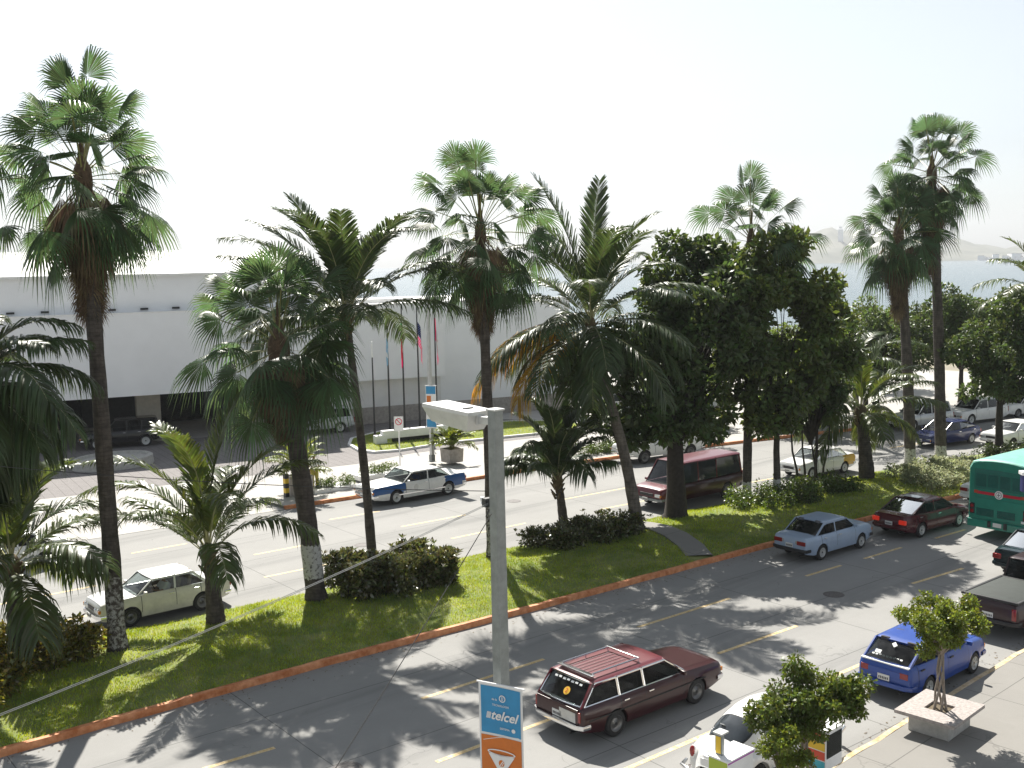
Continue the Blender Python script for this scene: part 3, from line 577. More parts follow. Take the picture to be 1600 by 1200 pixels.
# planters on the far pavement and the near sidewalk
def square_pot(x, y, w_, h, lab, rz=-.1, striped=False):
    t = empty('square_planter', (x, y, .15), rz, lab, 'planter', 'tall concrete planters by the plaza entrance')
    mb = MB(); a, b_ = w_ * .46, w_ * .5
    mb.add([(-a, -a, 0), (a, -a, 0), (a, a, 0), (-a, a, 0), (-b_, -b_, h), (b_, -b_, h), (b_, b_, h), (-b_, b_, h), (-b_ + .07, -b_ + .07, h), (b_ - .07, -b_ + .07, h), (b_ - .07, b_ - .07, h), (-b_ + .07, b_ - .07, h), (-b_ + .07, -b_ + .07, h - .1), (b_ - .07, -b_ + .07, h - .1), (b_ - .07, b_ - .07, h - .1), (-b_ + .07, b_ - .07, h - .1)],
           [(0, 1, 5, 4), (1, 2, 6, 5), (2, 3, 7, 6), (3, 0, 4, 7), (4, 5, 9, 8), (5, 6, 10, 9), (6, 7, 11, 10), (7, 4, 8, 11), (8, 9, 13, 12), (9, 10, 14, 13), (10, 11, 15, 14), (11, 8, 12, 15)]); mb.build('pot', 'stone_band', t, None)
    mb = MB(); mb.add([(-b_ + .07, -b_ + .07, h - .06), (b_ - .07, -b_ + .07, h - .06), (b_ - .07, b_ - .07, h - .06), (-b_ + .07, b_ - .07, h - .06)], [(0, 1, 2, 3)]); mb.build('soil', 'soil', t, None)
    return t
square_pot(37.6, 46.1, .95, .75, 'grey square planter beside the far lamp post'); square_pot(27.1, 44.9, 1.0, .95, 'square planter at the plaza entrance behind the thick palm trunk')
t = empty('striped_post', (26.35, 44.9, .12), 0, 'yellow and black striped post beside the left plaza planter', 'bollard')
for k in range(5): mb = MB(); mb.box((0, 0, .12 + .23 * k), (.2, .2, .23)); mb.build('stripe', 'box_yellow' if k % 2 else 'black_plastic', t, None)
def low_bed(x, y, l_, w_, rz, lab):
    mb = MB(); mb.box((0, 0, .12), (l_, w_, .26), bev=.05); o = mb.build('kerb_bed', 'white_trim', None, 40); o.location = (x, y, .1); o.rotation_euler = (0, 0, rz); tag(o, lab, 'planter bed', 'low beds of clipped hedge on the far pavement')
low_bed(28.75, 44.75, 2.3, 1.1, -.1, 'low kerbed bed under the small clipped hedge left of the taxi'); low_bed(32.4, 46.0, 2.6, 1.2, -.1, 'low kerbed bed behind the bonnet of the two-tone taxi')
tr = MB(); tr.lathe([(2.3, 0), (2.25, .5), (2.15, .56), (2.0, .56), (1.95, .4), (0, .4)], n=40); o = tr.build('round_planter', 'concrete', None, 40); o.location = (24.4, 60.6, 0); o.scale = (1, .8, 1); tag(o, 'low round white planter in the shaded driveway before the entrance', 'planter')
# white kiosk blocks far right of the building
for x, y, l_, h, lab in ((61, 54.5, 4.6, 1.5, 'low white wall block on the bright plaza beyond the big tree'), (66, 50.5, 3.0, 2.3, 'taller white kiosk on the plaza beyond the big tree')):
    t = empty('white_kiosk', (x, y, 0), -.4, lab, 'kiosk'); mb = MB(); mb.box((0, 0, h / 2), (l_, 1.6, h), bev=.03); mb.build('wall', 'bright_white', t, None); mb = MB(); mb.box((0, 0, h + .05), (l_ + .3, 1.9, .1)); mb.build('roof', 'roof_white', t, None)
    mb = MB(); mb.box((.3, -.81, h * .6), (l_ * .5, .03, h * .35)); mb.build('window', 'glass_dark', t, None)
t = empty('teal_pillar', (57.5, 48.2, 0), 0, 'pale teal square pillar on the plaza seen below the tree crown', 'pillar'); mat('paint_teal', (.16, .33, .34), .5, var=.1)
mb = MB(); mb.box((0, 0, 1.3), (.5, .5, 2.6), bev=.03); mb.build('shaft', 'paint_teal', t, None); mb = MB(); mb.box((0, 0, 2.65), (.62, .62, .1)); mb.build('cap', 'bright_white', t, None)
# stone planter bench of the near ficus: flared slab on a block
def bench_planter(x, y, lab, rz=.03):
    t = empty('stone_planter', (x, y, .14), rz, lab, 'planter', 'stone slab planters on the near sidewalk')
    mb = MB(); mb.box((0, 0, .2), (1.15, .95, .4), bev=.015); mb.build('block', 'concrete', t, None)
    mb = MB(); a, b_, i_ = .82, .70, .26
    mb.add([(-a, -b_, .42), (a, -b_, .42), (a, b_, .42), (-a, b_, .42), (-a, -b_, .50), (a, -b_, .50), (a, b_, .50), (-a, b_, .50), (-i_, -i_, .50), (i_, -i_, .50), (i_, i_, .50), (-i_, i_, .50), (-i_, -i_, .44), (i_, -i_, .44), (i_, i_, .44), (-i_, i_, .44)],
           [(3, 2, 1, 0), (0, 1, 5, 4), (1, 2, 6, 5), (2, 3, 7, 6), (3, 0, 4, 7), (4, 5, 9, 8), (5, 6, 10, 9), (6, 7, 11, 10), (7, 4, 8, 11), (8, 9, 13, 12), (9, 10, 14, 13), (10, 11, 15, 14), (11, 8, 12, 15)]); mb.build('slab', 'planter_stone', t, None)
    mb = MB(); mb.box((0, 0, .435), (.5, .5, .03)); mb.build('soil', 'soil', t, None)
mat('planter_stone', (.31, .28, .26), .7, var=.22, scale=14, col2=(.36, .32, .30))
bench_planter(23.35, 11.1, 'stone planter with a wide slab top under the round ficus'); bench_planter(17.9, 11.1, 'stone planter at the bottom edge under the spreading ficus')
# payphone kiosks by the beetle
def payphone(x, y, z0, w_, d, h, lab, top=True):
    t = empty('payphone_stand', (x, y, .14), 0, lab, 'kiosk', 'coloured stands on the sidewalk beside the rounded white car')
    mb = MB(); mb.box((0, 0, z0 / 2), (w_ * .35, d * .35, z0), bev=.01); mb.build('pedestal', 'metal_grey', t, None)
    mb = MB(); mb.box((0, 0, z0 + h / 2), (w_, d, h), bev=.012); mb.build('cabinet', 'bright_white', t, None)
    mb = MB(); mb.box((0, 0, z0 + h + .016), (w_ + .03, d + .03, .03)); mb.build('lid', 'bright_white', t, None)
    for k, m in enumerate(('box_green', 'box_yellow', 'box_red', 'box_cyan') if top else ('box_red', 'box_yellow', 'box_red', 'box_cyan')):
        mb = MB(); mb.box((-w_ / 2 - .006, 0, z0 + h * (.88 - .25 * k)), (.006, d * .92, h * .22)); mb.build('panel', m, t, None)
    mb = MB(); mb.box((0, -d / 2 - .008, z0 + h - .015), (w_ * 1.02, .01, .03)); mb.build('trim', 'box_purple' if top else 'bright_white', t, None)
    if not top: mb = MB(); mb.box((0, -d / 2 - .006, z0 + h * .62), (w_ * .9, .008, h * .6)); mb.build('window', 'glass_dark', t, None)
    if top:
        mb = MB(); mb.box((-w_ * .3, .08, z0 + h + .22), (.08, .15, .42), bev=.01); mb.build('display', 'metal_grey', t, None); mb = MB(); mb.box((-w_ * .26, .08, z0 + h + .44), (.22, .2, .03)); mb.build('display_roof', 'metal_light', t, None)
        mb = MB(); mb.box((-w_ * .3 - .045, .08, z0 + h + .22), (.006, .11, .32)); mb.build('screen', 'box_yellow', t, None)
payphone(15.75, 11.42, .85, .78, .44, .97, 'white-topped stand with coloured side and small raised display'); payphone(18.9, 11.42, .55, .62, .5, .8, 'small stand with red and cyan side below the ficus crown', False)
# distant town across the bay: a tower and shore blocks
rb = random.Random(3)
def az_pt(px, d): a = radians(42.5) + math.atan((px - 800) / 1689); return (d * sin(a), d * cos(a))
x, y = az_pt(1314, 3150); t = empty('tower_block', (x, y, 55), -radians(60), 'faint pale tower standing on the hill across the bay', 'tower'); mb = MB(); mb.box((0, 0, 10), (14, 14, 46)); mb.build('shaft', 'white_wall', t, None); mb = MB(); mb.box((0, 0, 38), (8, 8, 5)); mb.build('top', 'white_wall', t, None)
for i in range(16):
    px = rb.uniform(1500, 1640); x, y = az_pt(px, 2880); h = rb.uniform(6, 16); t = empty('shore_building', (x, y, -3.4), rb.uniform(0, 1), 'pale building among the cluster on the far shore', 'building', 'pale buildings along the far shore')
    mb = MB(); l_ = rb.uniform(14, 40); mb.box((0, 0, h / 2), (l_, 14, h)); mb.build('wall', 'white_wall', t, None); mb = MB(); mb.box((0, 0, h + .4), (l_ + 1, 15, .8)); mb.build('roof', 'concrete', t, None)
# blue box sign with a pale top beside the bus
t = empty('box_sign', (27.85, 10.6, .14), radians(-48), 'dark blue box sign with a pale lid on a post at the right edge', 'sign')
mb = MB(); mb.tube([(.12, .1, 0), (.12, .1, 5.3)], .05, 8); mb.build('post', 'metal_grey', t); mb = MB(); mb.box((-.1, -.05, 5.14), (1.1, .18, .42), bev=.01); mb.build('cabinet', 'paint_blue_box', t, None); mb = MB(); mb.box((-.1, -.05, 5.40), (1.16, .26, .09), bev=.01); mb.build('lid', 'bright_white', t, None)
# ---------------------------------------------------------------- vegetation
class LG:
    """leaf geometry in numpy, quads (triangles repeat a corner)"""
    def __init__(s): s.V = []; s.F = []; s.n = 0; s.M = []
    def add(s, V, Fc, m=0): s.V.append(V); s.F.append(Fc + s.n); s.n += len(V); s.M.append(np.full(len(Fc), m, dtype=np.int32))
    def build(s, name, mats, parent=None, smooth=None):
        V = np.concatenate(s.V); Fc = np.concatenate(s.F)
        me = bpy.data.meshes.new(name); me.vertices.add(len(V)); me.vertices.foreach_set('co', V.astype(np.float32).ravel())
        tri = Fc[:, 2] == Fc[:, 3]; cnt = np.where(tri, 3, 4); st = np.concatenate([[0], np.cumsum(cnt)[:-1]]); keep = np.ones(Fc.shape, dtype=bool); keep[tri, 3] = False
        me.loops.add(int(cnt.sum())); me.loops.foreach_set('vertex_index', Fc[keep].astype(np.int32)); me.polygons.add(len(Fc)); me.polygons.foreach_set('loop_start', st.astype(np.int32))
        me.polygons.foreach_set('material_index', np.concatenate(s.M)); me.update(calc_edges=True)
        for m in (mats if isinstance(mats, (list, tuple)) else [mats]): me.materials.append(MATS[m])
        if smooth: me.polygons.foreach_set('use_smooth', np.ones(len(me.polygons), dtype=bool))
        o = bpy.data.objects.new(name, me); COL.objects.link(o)
        if parent: o.parent = parent
        return o
def nrm(v): return v / (np.linalg.norm(v, axis=-1, keepdims=True) + 1e-9)
def fan_leaf(g, base, az, el, lp, rb, rs, half=112, ns=34, droop=.45, mi=0, petiole=True, roll=0., fold=.32):
    d = np.array([cos(el) * sin(az), cos(el) * cos(az), sin(el)]); s = np.array([cos(az), -sin(az), 0.]); n = np.cross(s, d)
    if roll: s, n = s * cos(roll) + n * sin(roll), n * cos(roll) - s * sin(roll)
    # petiole sags under its weight
    T = np.linspace(0, 1, 6)[:, None]; sag = .12 * lp * cos(el); P = base + d * lp * T; P[:, 2] -= sag * (T[:, 0] ** 2)
    if petiole:
        w_ = .022; V = np.concatenate([P + s * w_, P - s * w_]); F1 = np.array([[i, i + 1, 7 + i, 6 + i] for i in range(5)]); g.add(V, F1, mi + 1)
    c = P[-1]; d2 = nrm(d - np.array([0, 0, .28 * cos(el)])); n2 = nrm(np.cross(s, d2)); H = radians(half)
    ph = np.linspace(-H, H, ns) + rs.uniform(-.02, .02, ns); dp = 2 * H / ns * .5
    R = rb * (1 - .22 * np.abs(ph / H) ** 1.5) * rs.uniform(.88, 1.06, ns)
    def pt(r, a, pl): 
        x = r * np.cos(a); y = r * np.sin(a); z = -np.abs(np.sin(a)) * r * fold + pl
        q = c + x[:, None] * d2 + y[:, None] * s + z[:, None] * n2
        t = np.clip((r / rb - .5) / .5, 0, 1.3); q[:, 2] -= droop * rb * .75 * t ** 2 + .06 * rb * (r / rb) ** 2; return q
    k = .60; A = pt(R * .03, ph, 0); B = pt(R * .5, ph - dp, -.012); Cc = pt(R * .5, ph + dp, -.012); Bm = pt(R * .5, ph, .018); D = pt(R * .78, ph - dp * .36, 0); E = pt(R * .78, ph + dp * .36, 0); T1 = pt(R * 1.02, ph + rs.uniform(-.03, .03, ns), 0)
    T1[:, 2] -= rs.uniform(0, .12, ns) * rb
    V = np.concatenate([A, B, Cc, Bm, D, E, T1]); i = np.arange(ns); o = lambda q: i + q * ns
    Fc = np.concatenate([np.stack([o(0), o(1), o(3), o(3)], 1), np.stack([o(0), o(3), o(2), o(2)], 1), np.stack([o(1), o(4), o(3), o(3)], 1), np.stack([o(3), o(4), o(5), o(5)], 1), np.stack([o(3), o(5), o(2), o(2)], 1), np.stack([o(4), o(6), o(5), o(5)], 1)]); g.add(V, Fc, mi)
def trunk_mesh(pts, rad, name, m, parent, n=14, knots=0, rs=None):
    """tapered trunk along a smoothed line, slightly uneven"""
    P = [Vector(p) for p in pts]; K = 26; Q = []; Rr = []
    for i in range(K + 1):
        t = i / K * (len(P) - 1); a = min(int(t), len(P) - 2); f = t - a; p0 = P[max(a - 1, 0)]; p1 = P[a]; p2 = P[a + 1]; p3 = P[min(a + 2, len(P) - 1)]
        Q.append(.5 * ((2 * p1) + (p2 - p0) * f + (2 * p0 - 5 * p1 + 4 * p2 - p3) * f * f + (3 * p1 - p0 - 3 * p2 + p3) * f ** 3))
        r0, r1 = rad[a], rad[a + 1]; Rr.append((r0 + (r1 - r0) * f) * (1 + .04 * sin(i * 2.7) + .03 * sin(i * 5.1)))
    mb = MB(); mb.tube(Q, Rr, n); return mb.build(name, m, parent, 60)
def fan_palm(foot, heart, label, seed, nl=46, lp=(1.0, 1.5), rb=(.95, 1.25), skirt=3.6, sk_r=.75, tr=(.24, .17), trunk='trunk_plain', leaf='fan_leaf', dead=True, base_bulge=1.5, ns=34, nskirt=90, name='fan_palm', hang=.5, elmax=84):
    rs = np.random.RandomState(seed); x, y, z = foot; t = empty(name, (x, y, z), 0, label, 'palm', 'fan palms standing along the median')
    hx, hy, hz = heart[0] - x, heart[1] - y, heart[2] - z
    trunk_mesh([(0, 0, -.15), (hx * .04, hy * .04, hz * .05), (hx * .25, hy * .25, hz * .35), (hx * .62, hy * .62, hz * .7), (hx, hy, hz + .15)], [tr[0] * base_bulge, tr[0] * 1.08, tr[0], (tr[0] + tr[1]) / 2, tr[1] * .75], 'trunk', trunk, t)
    hb = MB(); hb.lathe([(tr[1] * .9, -.9), (tr[1] * 1.35, -.4), (tr[1] * 1.25, 0), (tr[1] * .7, .25), (.04, .8), (.005, 1.3)], (hx, hy, hz), n=14); hb.build('frond_bases', 'fibre', t, 60)
    g = LG(); ga = 2.39996
    for i in range(nl):
        f = i / (nl - 1); el = radians(elmax - (elmax + 60) * f ** 1.0) + rs.uniform(-.1, .1); az = i * ga + rs.uniform(-.25, .25) + seed
        sc = 1.12 - .22 * f; a, b_ = rs.uniform(lp[0] * .75, lp[1] * 1.05) * sc, rs.uniform(*rb) * (1.08 - .12 * f)
        fan_leaf(g, np.array([hx, hy, hz - .25 * f * 2]), az, el, a, b_, rs, 100 if f < .25 else 114, ns, .25 + hang * f, 0, roll=rs.uniform(-.9, .9), fold=rs.uniform(.12, .4) + .35 * f)
    o = g.build('crown', [leaf, 'rachis'], t)
    if dead:
        g = LG()
        for i in range(nskirt):
            f = (i + .5) / nskirt; el = radians(-50 - 36 * min(1, f * 1.6)) + rs.uniform(-.07, .07); az = i * ga; zz = hz - .5 - f * (skirt - 1.3); q = 1 - (zz / hz)
            rr = sk_r * (1.0 - .45 * f); b = np.array([hx * (1 - q * .3), hy * (1 - q * .3), zz + .4])
            b = b + np.array([sin(az), cos(az), 0]) * (tr[1] * .8); fan_leaf(g, b, az, el, rr * .75, rs.uniform(.85, 1.15) * rr * 1.25, rs, 62, 18, .25, 0, roll=rs.uniform(-.3, .3), fold=.5)
        g.build('dead_fronds', ['dead_leaf', 'dead_leaf'], t)
    return t
def frond(g, base, az, el, L, rs, leaflet=.85, n=78, bend=1.15, mi=0, droopy=.6, twist=0., petw=.035, bare=.16):
    """one pinnate frond: arched midrib, hanging leaflets both sides"""
    K = 22; p = np.array(base, float); e = el; P = [p.copy()]; D = []
    for i in range(K):
        t = (i + .5) / K; ee = e - bend * t ** 1.5; dd = np.array([cos(ee) * sin(az + twist * t), cos(ee) * cos(az + twist * t), sin(ee)]); D.append(dd); p = p + dd * L / K; P.append(p.copy())
    D.append(D[-1]); P = np.array(P); D = np.array(D); s = nrm(np.cross(D, np.array([0, 0, 1.]))); up_ = np.cross(s, D); w_ = petw * (1 - np.linspace(0, 1, K + 1) * .85)[:, None]
    V = np.concatenate([P + s * w_, P - s * w_, P - up_ * w_ * .9]); i = np.arange(K); o = lambda q: i + q * (K + 1)
    Fc = np.concatenate([np.stack([o(0), o(0) + 1, o(1) + 1, o(1)], 1), np.stack([o(1), o(1) + 1, o(2) + 1, o(2)], 1), np.stack([o(2), o(2) + 1, o(0) + 1, o(0)], 1)]); g.add(V, Fc, mi + 1)
    tt = np.linspace(bare, .995, n); idx = tt * K; a = np.minimum(idx.astype(int), K - 1); fr = (idx - a)[:, None]; B = P[a] * (1 - fr) + P[a + 1] * fr; Dd = nrm(D[a]); Ss = s[a]; Uu = up_[a]
    prof = np.clip(np.sin(np.pi * np.clip((tt - bare * .6) / (1.06 - bare * .6), 0, 1)) ** .6, .15, 1); ln = leaflet * prof * rs.uniform(.85, 1.1, n)
    for sd in (1, -1):
        rise = np.clip(Dd[:, 2], 0, 1); fw = .45 + .65 * rise + .5 * tt + rs.uniform(-.12, .12, n); dr = nrm(sd * Ss + Dd * fw[:, None] + Uu * (rs.uniform(.0, .35, n) + .25 * rise)[:, None]); wv = nrm(np.cross(dr, Uu) + .3 * rs.normal(size=(n, 3)))
        l3 = ln[:, None]; wd = (.016 + .017 * prof)[:, None]; hang = (droopy * (1.15 - rise) ** 1.6 * rs.uniform(.6, 1.2, n) * ln)[:, None] * np.array([0, 0, 1.])
        p1 = B + dr * l3 * .45 - hang * .12; p2 = B + dr * l3 * .8 - hang * .5; p3 = B + dr * l3 * .95 - hang * 1.0
        V = np.concatenate([B + wv * wd * .5, B - wv * wd * .5, p1 + wv * wd, p1 - wv * wd, p2 + wv * wd * .7, p2 - wv * wd * .7, p3]); i = np.arange(n); o = lambda q: i + q * n
        Fc = np.concatenate([np.stack([o(0), o(2), o(3), o(1)], 1), np.stack([o(2), o(4), o(5), o(3)], 1), np.stack([o(4), o(6), o(5), o(5)], 1)]); g.add(V, Fc, mi)
def coco_palm(foot, heart, label, seed, nf=24, L=(4.0, 4.8), leaflet=.85, trunk='trunk_coco', tr=(.17, .12), leaf='coco_leaf', extra=(), bend=(.9, 1.5), elr=(82, -35), name='coconut_palm', group='coconut palms on the median', bulge=1.9, n=76, droopy=.6, mid=None, yellow=0, rach='rachis_pale', boots=True, skip=None):
    rs = np.random.RandomState(seed); x, y, z = foot; t = empty(name, foot, 0, label, 'palm', group); hx, hy, hz = heart[0] - x, heart[1] - y, heart[2] - z
    mid = mid or (.25, .62)
    trunk_mesh([(0, 0, -.15), (hx * .03, hy * .03, min(.35, hz * .12)), (hx * mid[0], hy * mid[0], hz * .35), (hx * mid[1], hy * mid[1], hz * .7), (hx, hy, hz)], [tr[0] * bulge, tr[0] * 1.2, tr[0], (tr[0] + tr[1]) / 2, tr[1]], 'trunk', trunk, t)
    g = LG()
    for i in range(nf):
        f = i / max(1, nf - 1); el = radians(elr[0] + (elr[1] - elr[0]) * f) + rs.uniform(-.12, .12); az = i * 2.39996 + seed + rs.uniform(-.25, .25)
        if skip and f > skip[2] and skip[0] < math.degrees(az) % 360 < skip[1]: continue
        frond(g, (hx, hy, hz - .25 * f), az, el, rs.uniform(*L) * (.8 + .2 * sin(pi * min(1, f + .25))), rs, leaflet, n, rs.uniform(*bend), 0, droopy * (.7 + .6 * f), rs.uniform(-.2, .2))
    for (az, el, l_, bd) in extra: frond(g, (hx, hy, hz), radians(az), radians(el), l_, rs, leaflet, n, bd, 0, droopy)
    g.build('crown', [leaf, rach], t)
    if yellow:
        g = LG()
        for (az, el, l_, bd) in yellow: frond(g, (hx, hy, hz - .1), radians(az), radians(el), l_, rs, leaflet * .95, n, bd, 0, 1.0)
        g.build('yellow_fronds', ['coco_yellow', 'rachis_pale'], t)
    if boots:  # fibre and frond stubs below the heart
        mb = MB()
        for i in range(14):
            a = i * 2.4; r0 = tr[1] * 1.0; zz = hz - .1 - .05 * i; mb.tube([(hx + r0 * sin(a) * .7, hy + r0 * cos(a) * .7, zz - .12), (hx + (r0 + .16) * sin(a), hy + (r0 + .16) * cos(a), zz + .16)], [.055, .03], 5)
        mb.ball((hx, hy, hz - .15), (tr[1] * 1.5, tr[1] * 1.5, .4), 7); mb.build('frond_bases', 'dead_leaf', t)
    return t
def leaves(g, centers, radii, count, size, rs, flat=1., aspect=.55, mi=0, shell=.55, upb=.35):
    """leaves spread through round clumps, thicker towards their skins"""
    C_ = np.array(centers, float); Rr = np.array(radii, float); wgt = Rr ** 2; k = rs.choice(len(C_), count, p=wgt / wgt.sum()); dirn = nrm(rs.normal(size=(count, 3)))
    rad = Rr[k] * (shell + (1 - shell) * rs.uniform(0, 1, count) ** .6) * rs.uniform(.85, 1.12, count); off = dirn * rad[:, None]; off[:, 2] *= flat; p = C_[k] + off
    ax = nrm(dirn * .6 + rs.normal(size=(count, 3)) * .7 + np.array([0, 0, -.25])); nn = nrm(np.cross(ax, rs.normal(size=(count, 3))) + np.array([0, 0, upb])); sd = nrm(np.cross(nn, ax)); nn = np.cross(ax, sd)
    L = size * rs.uniform(.55, 1.3, count)[:, None]; W = L * aspect * .5; c1 = p + ax * L * .5
    V = np.concatenate([p, c1 + sd * W - nn * L * .08, p + ax * L - nn * L * .2, c1 - sd * W - nn * L * .08, c1 + nn * L * .05]); i = np.arange(count); o = lambda q: i + q * count
    g.add(V, np.concatenate([np.stack([o(0), o(1), o(4), o(3)], 1), np.stack([o(4), o(1), o(2), o(3)], 1)]), mi)
def clumps(rs, c, r, n, rr, flat=.8, inner=.3):
    """n small clumps spread over an uneven big crown"""
    out = []; rad = []
    for i in range(n):
        d = nrm(rs.normal(size=3)); q = inner + (1 - inner) * rs.uniform() ** .5; out.append(np.array(c) + d * np.array([r[0], r[1], r[2]]) * q); rad.append(rr * rs.uniform(.6, 1.3))
    return out, rad
def leafy_tree(foot, label, seed, crowns, count, size, leaf, trunk_r=.25, stem=None, bark='bark', nclump=60, rr=.7, group='broad-leaved trees along the median', name='shade_tree', aspect=.5, wash=None, stems=None, lean=(0, 0), cat='tree'):
    rs = np.random.RandomState(seed); x, y, z = foot; t = empty(name, foot, 0, label, cat, group); C_ = []; Rr = []
    tot = sum(c[3] * c[4] * c[5] for c in crowns)
    for c in crowns:
        a, b_ = clumps(rs, c[:3], c[3:6], max(5, int(nclump * c[3] * c[4] * c[5] / tot)), rr * (c[6] if len(c) > 6 else 1)); C_ += a; Rr += b_
    zc = np.mean([c[2] for c in crowns]); zb = stem or zc * .5
    fork = Vector((lean[0], lean[1], zb)); mb = MB()
    if stems:
        for (sx, sy, tx, ty, r0) in stems: mb.tube([(sx, sy, -.1), (sx * .8 + tx * .2, sy * .8 + ty * .2, zb * .4), (tx * .7 + sx * .3, ty * .7 + sy * .3, zb * .8), (tx, ty, zc)], [r0 * 1.2, r0, r0 * .8, r0 * .4], 7)
    else:
        mb.tube([(0, 0, -.15), (0, 0, .12), (lean[0] * .3 + .03, lean[1] * .3, zb * .35), (lean[0] * .7 - .03, lean[1] * .7, zb * .7), tuple(fork)], [trunk_r * 1.9, trunk_r * 1.25, trunk_r, trunk_r * .9, trunk_r * .8], 12)
    mb.build('trunk', wash or bark, t)
    mb = MB(); order = rs.permutation(len(C_))[:min(len(C_), 34)]
    for i in order:
        q = Vector(C_[i]); s0 = fork - Vector((0, 0, rs.uniform(0, .25) * zb * .4)); m_ = s0.lerp(q, .5) + Vector((rs.uniform(-.2, .2), rs.uniform(-.2, .2), .15 * (q - s0).length * .6)); r0 = trunk_r * rs.uniform(.18, .42)
        mb.tube([s0, s0.lerp(m_, .5) + Vector((0, 0, .05)), m_, q], [r0, r0 * .8, r0 * .5, r0 * .12], 5)
    mb.build('branches', bark, t); g = LG(); leaves(g, C_, Rr, count, size, rs, .85, aspect); g.build('crown', leaf, t); return t
# --- fan palms
fan_palm((11.79, 29.78, med_pt(11.8, 29.8)), (11.85, 30.3, 13.85), 'tallest fan palm at the left with a long brown skirt and bare trunk', 3, nl=56, lp=(1.5, 2.35), rb=(.95, 1.22), skirt=4.6, sk_r=.95, tr=(.235, .19), trunk='trunk_wash_tall', nskirt=130)
fan_palm((18.33, 29.64, med_pt(18.3, 29.6)), (17.8, 30.4, 8.75), 'short dense fan palm with thick whitewashed trunk left of the croton hedge', 11, nl=52, lp=(1.6, 2.4), rb=(1.05, 1.35), skirt=3.6, sk_r=.95, tr=(.30, .27), trunk='trunk_wash_high', hang=.7, nskirt=100, base_bulge=1.55)
fan_palm((25.8, 29.41, med_pt(25.8, 29.4)), (26.0, 29.9, 12.4), 'fan palm with a thin trunk hidden behind the near lamp post', 23, nl=54, lp=(1.5, 2.3), rb=(.95, 1.2), skirt=4.4, sk_r=.92, tr=(.2, .16), trunk='trunk_wash_tall', nskirt=120)
fan_palm((40.13, 28.25, med_pt(40, 28.2)), (40.6, 28.4, 12.0), 'fan palm rising above the dark round tree crown, trunk base painted white', 31, nl=38, lp=(1.6, 2.3), rb=(1.0, 1.25), skirt=2.6, sk_r=.6, tr=(.19, .15), trunk='trunk_wash_low', leaf='fan_leaf_far', ns=28, nskirt=40)
fan_palm((52.85, 27.0, med_pt(52.8, 26.4)), (51.9, 27.4, 12.3), 'lower fan palm of the close pair on the right, white painted base', 42, nl=50, lp=(1.5, 2.1), rb=(1.0, 1.25), skirt=4.8, sk_r=.95, tr=(.27, .2), trunk='trunk_wash_low', leaf='fan_leaf_far', ns=28)
fan_palm((54.58, 26.2, med_pt(54.5, 26)), (54.3, 26.9, 15.4), 'taller fan palm of the close pair on the right, white painted base', 57, nl=56, lp=(1.6, 2.3), rb=(1.0, 1.25), skirt=5.8, sk_r=.95, tr=(.27, .2), trunk='trunk_wash_low', leaf='fan_leaf_far', ns=28, nskirt=120)
# --- coconut and other feather palms
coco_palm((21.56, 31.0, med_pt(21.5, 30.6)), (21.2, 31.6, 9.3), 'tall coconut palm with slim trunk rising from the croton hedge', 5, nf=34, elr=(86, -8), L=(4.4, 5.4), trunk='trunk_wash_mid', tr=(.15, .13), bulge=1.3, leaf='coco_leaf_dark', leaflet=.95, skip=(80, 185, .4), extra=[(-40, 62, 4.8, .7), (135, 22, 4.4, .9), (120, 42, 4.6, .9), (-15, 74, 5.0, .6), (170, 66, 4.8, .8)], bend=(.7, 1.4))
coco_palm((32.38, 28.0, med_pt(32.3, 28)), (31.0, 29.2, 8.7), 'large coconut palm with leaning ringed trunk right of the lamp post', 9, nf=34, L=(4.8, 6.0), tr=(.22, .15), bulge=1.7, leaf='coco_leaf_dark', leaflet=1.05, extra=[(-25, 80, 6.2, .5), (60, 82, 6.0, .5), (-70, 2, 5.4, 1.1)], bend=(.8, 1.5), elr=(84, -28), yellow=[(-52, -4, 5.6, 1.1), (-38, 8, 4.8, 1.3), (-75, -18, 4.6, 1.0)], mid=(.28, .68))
coco_palm((14.96, 30.02, med_pt(15, 30)), (14.85, 30.05, 2.55), 'small coconut palm with upright fronds before the old white sedan', 14, nf=16, L=(4.4, 5.4), tr=(.24, .15), bulge=1.3, leaflet=.8, elr=(88, 34), bend=(.6, 1.7), trunk='trunk_plain')
coco_palm((9.4, 30.6, med_pt(9.4, 30.6)), (9.45, 31.0, 3.1), 'low coconut palm with shining fronds in the left hedge', 19, nf=18, L=(3.4, 4.2), tr=(.26, .17), bulge=1.2, leaflet=.95, elr=(86, 5), bend=(.9, 1.6), leaf='coco_leaf', trunk='trunk_plain')
coco_palm((8.0, 28.6, med_pt(8, 28.6)), (8.15, 28.9, 8.3), 'dark coconut palm at the left edge, only its drooping fronds in view', 27, nf=40, L=(2.9, 3.7), leaf='coco_leaf_dark', elr=(66, -60), bend=(1.0, 1.7), tr=(.2, .14), droopy=.9)
coco_palm((30.18, 30.0, med_pt(30.2, 29.9)), (29.95, 30.1, 2.5), 'bushy low palm with hanging leaflets right behind the lamp post', 33, nf=26, L=(2.9, 3.9), tr=(.19, .14), bulge=1.2, leaflet=.7, elr=(89, 42), bend=(.7, 1.9), leaf='coco_leaf_dark', droopy=1.0, trunk='trunk_plain')
coco_palm((47.69, 26.6, med_pt(47.7, 26.6)), (47.4, 26.8, 3.7), 'young coconut palm with feathery upright crown before the parked white and yellow taxi', 37, nf=20, L=(3.8, 4.8), tr=(.32, .2), bulge=1.1, elr=(86, -12), bend=(.8, 1.5), trunk='trunk_plain')
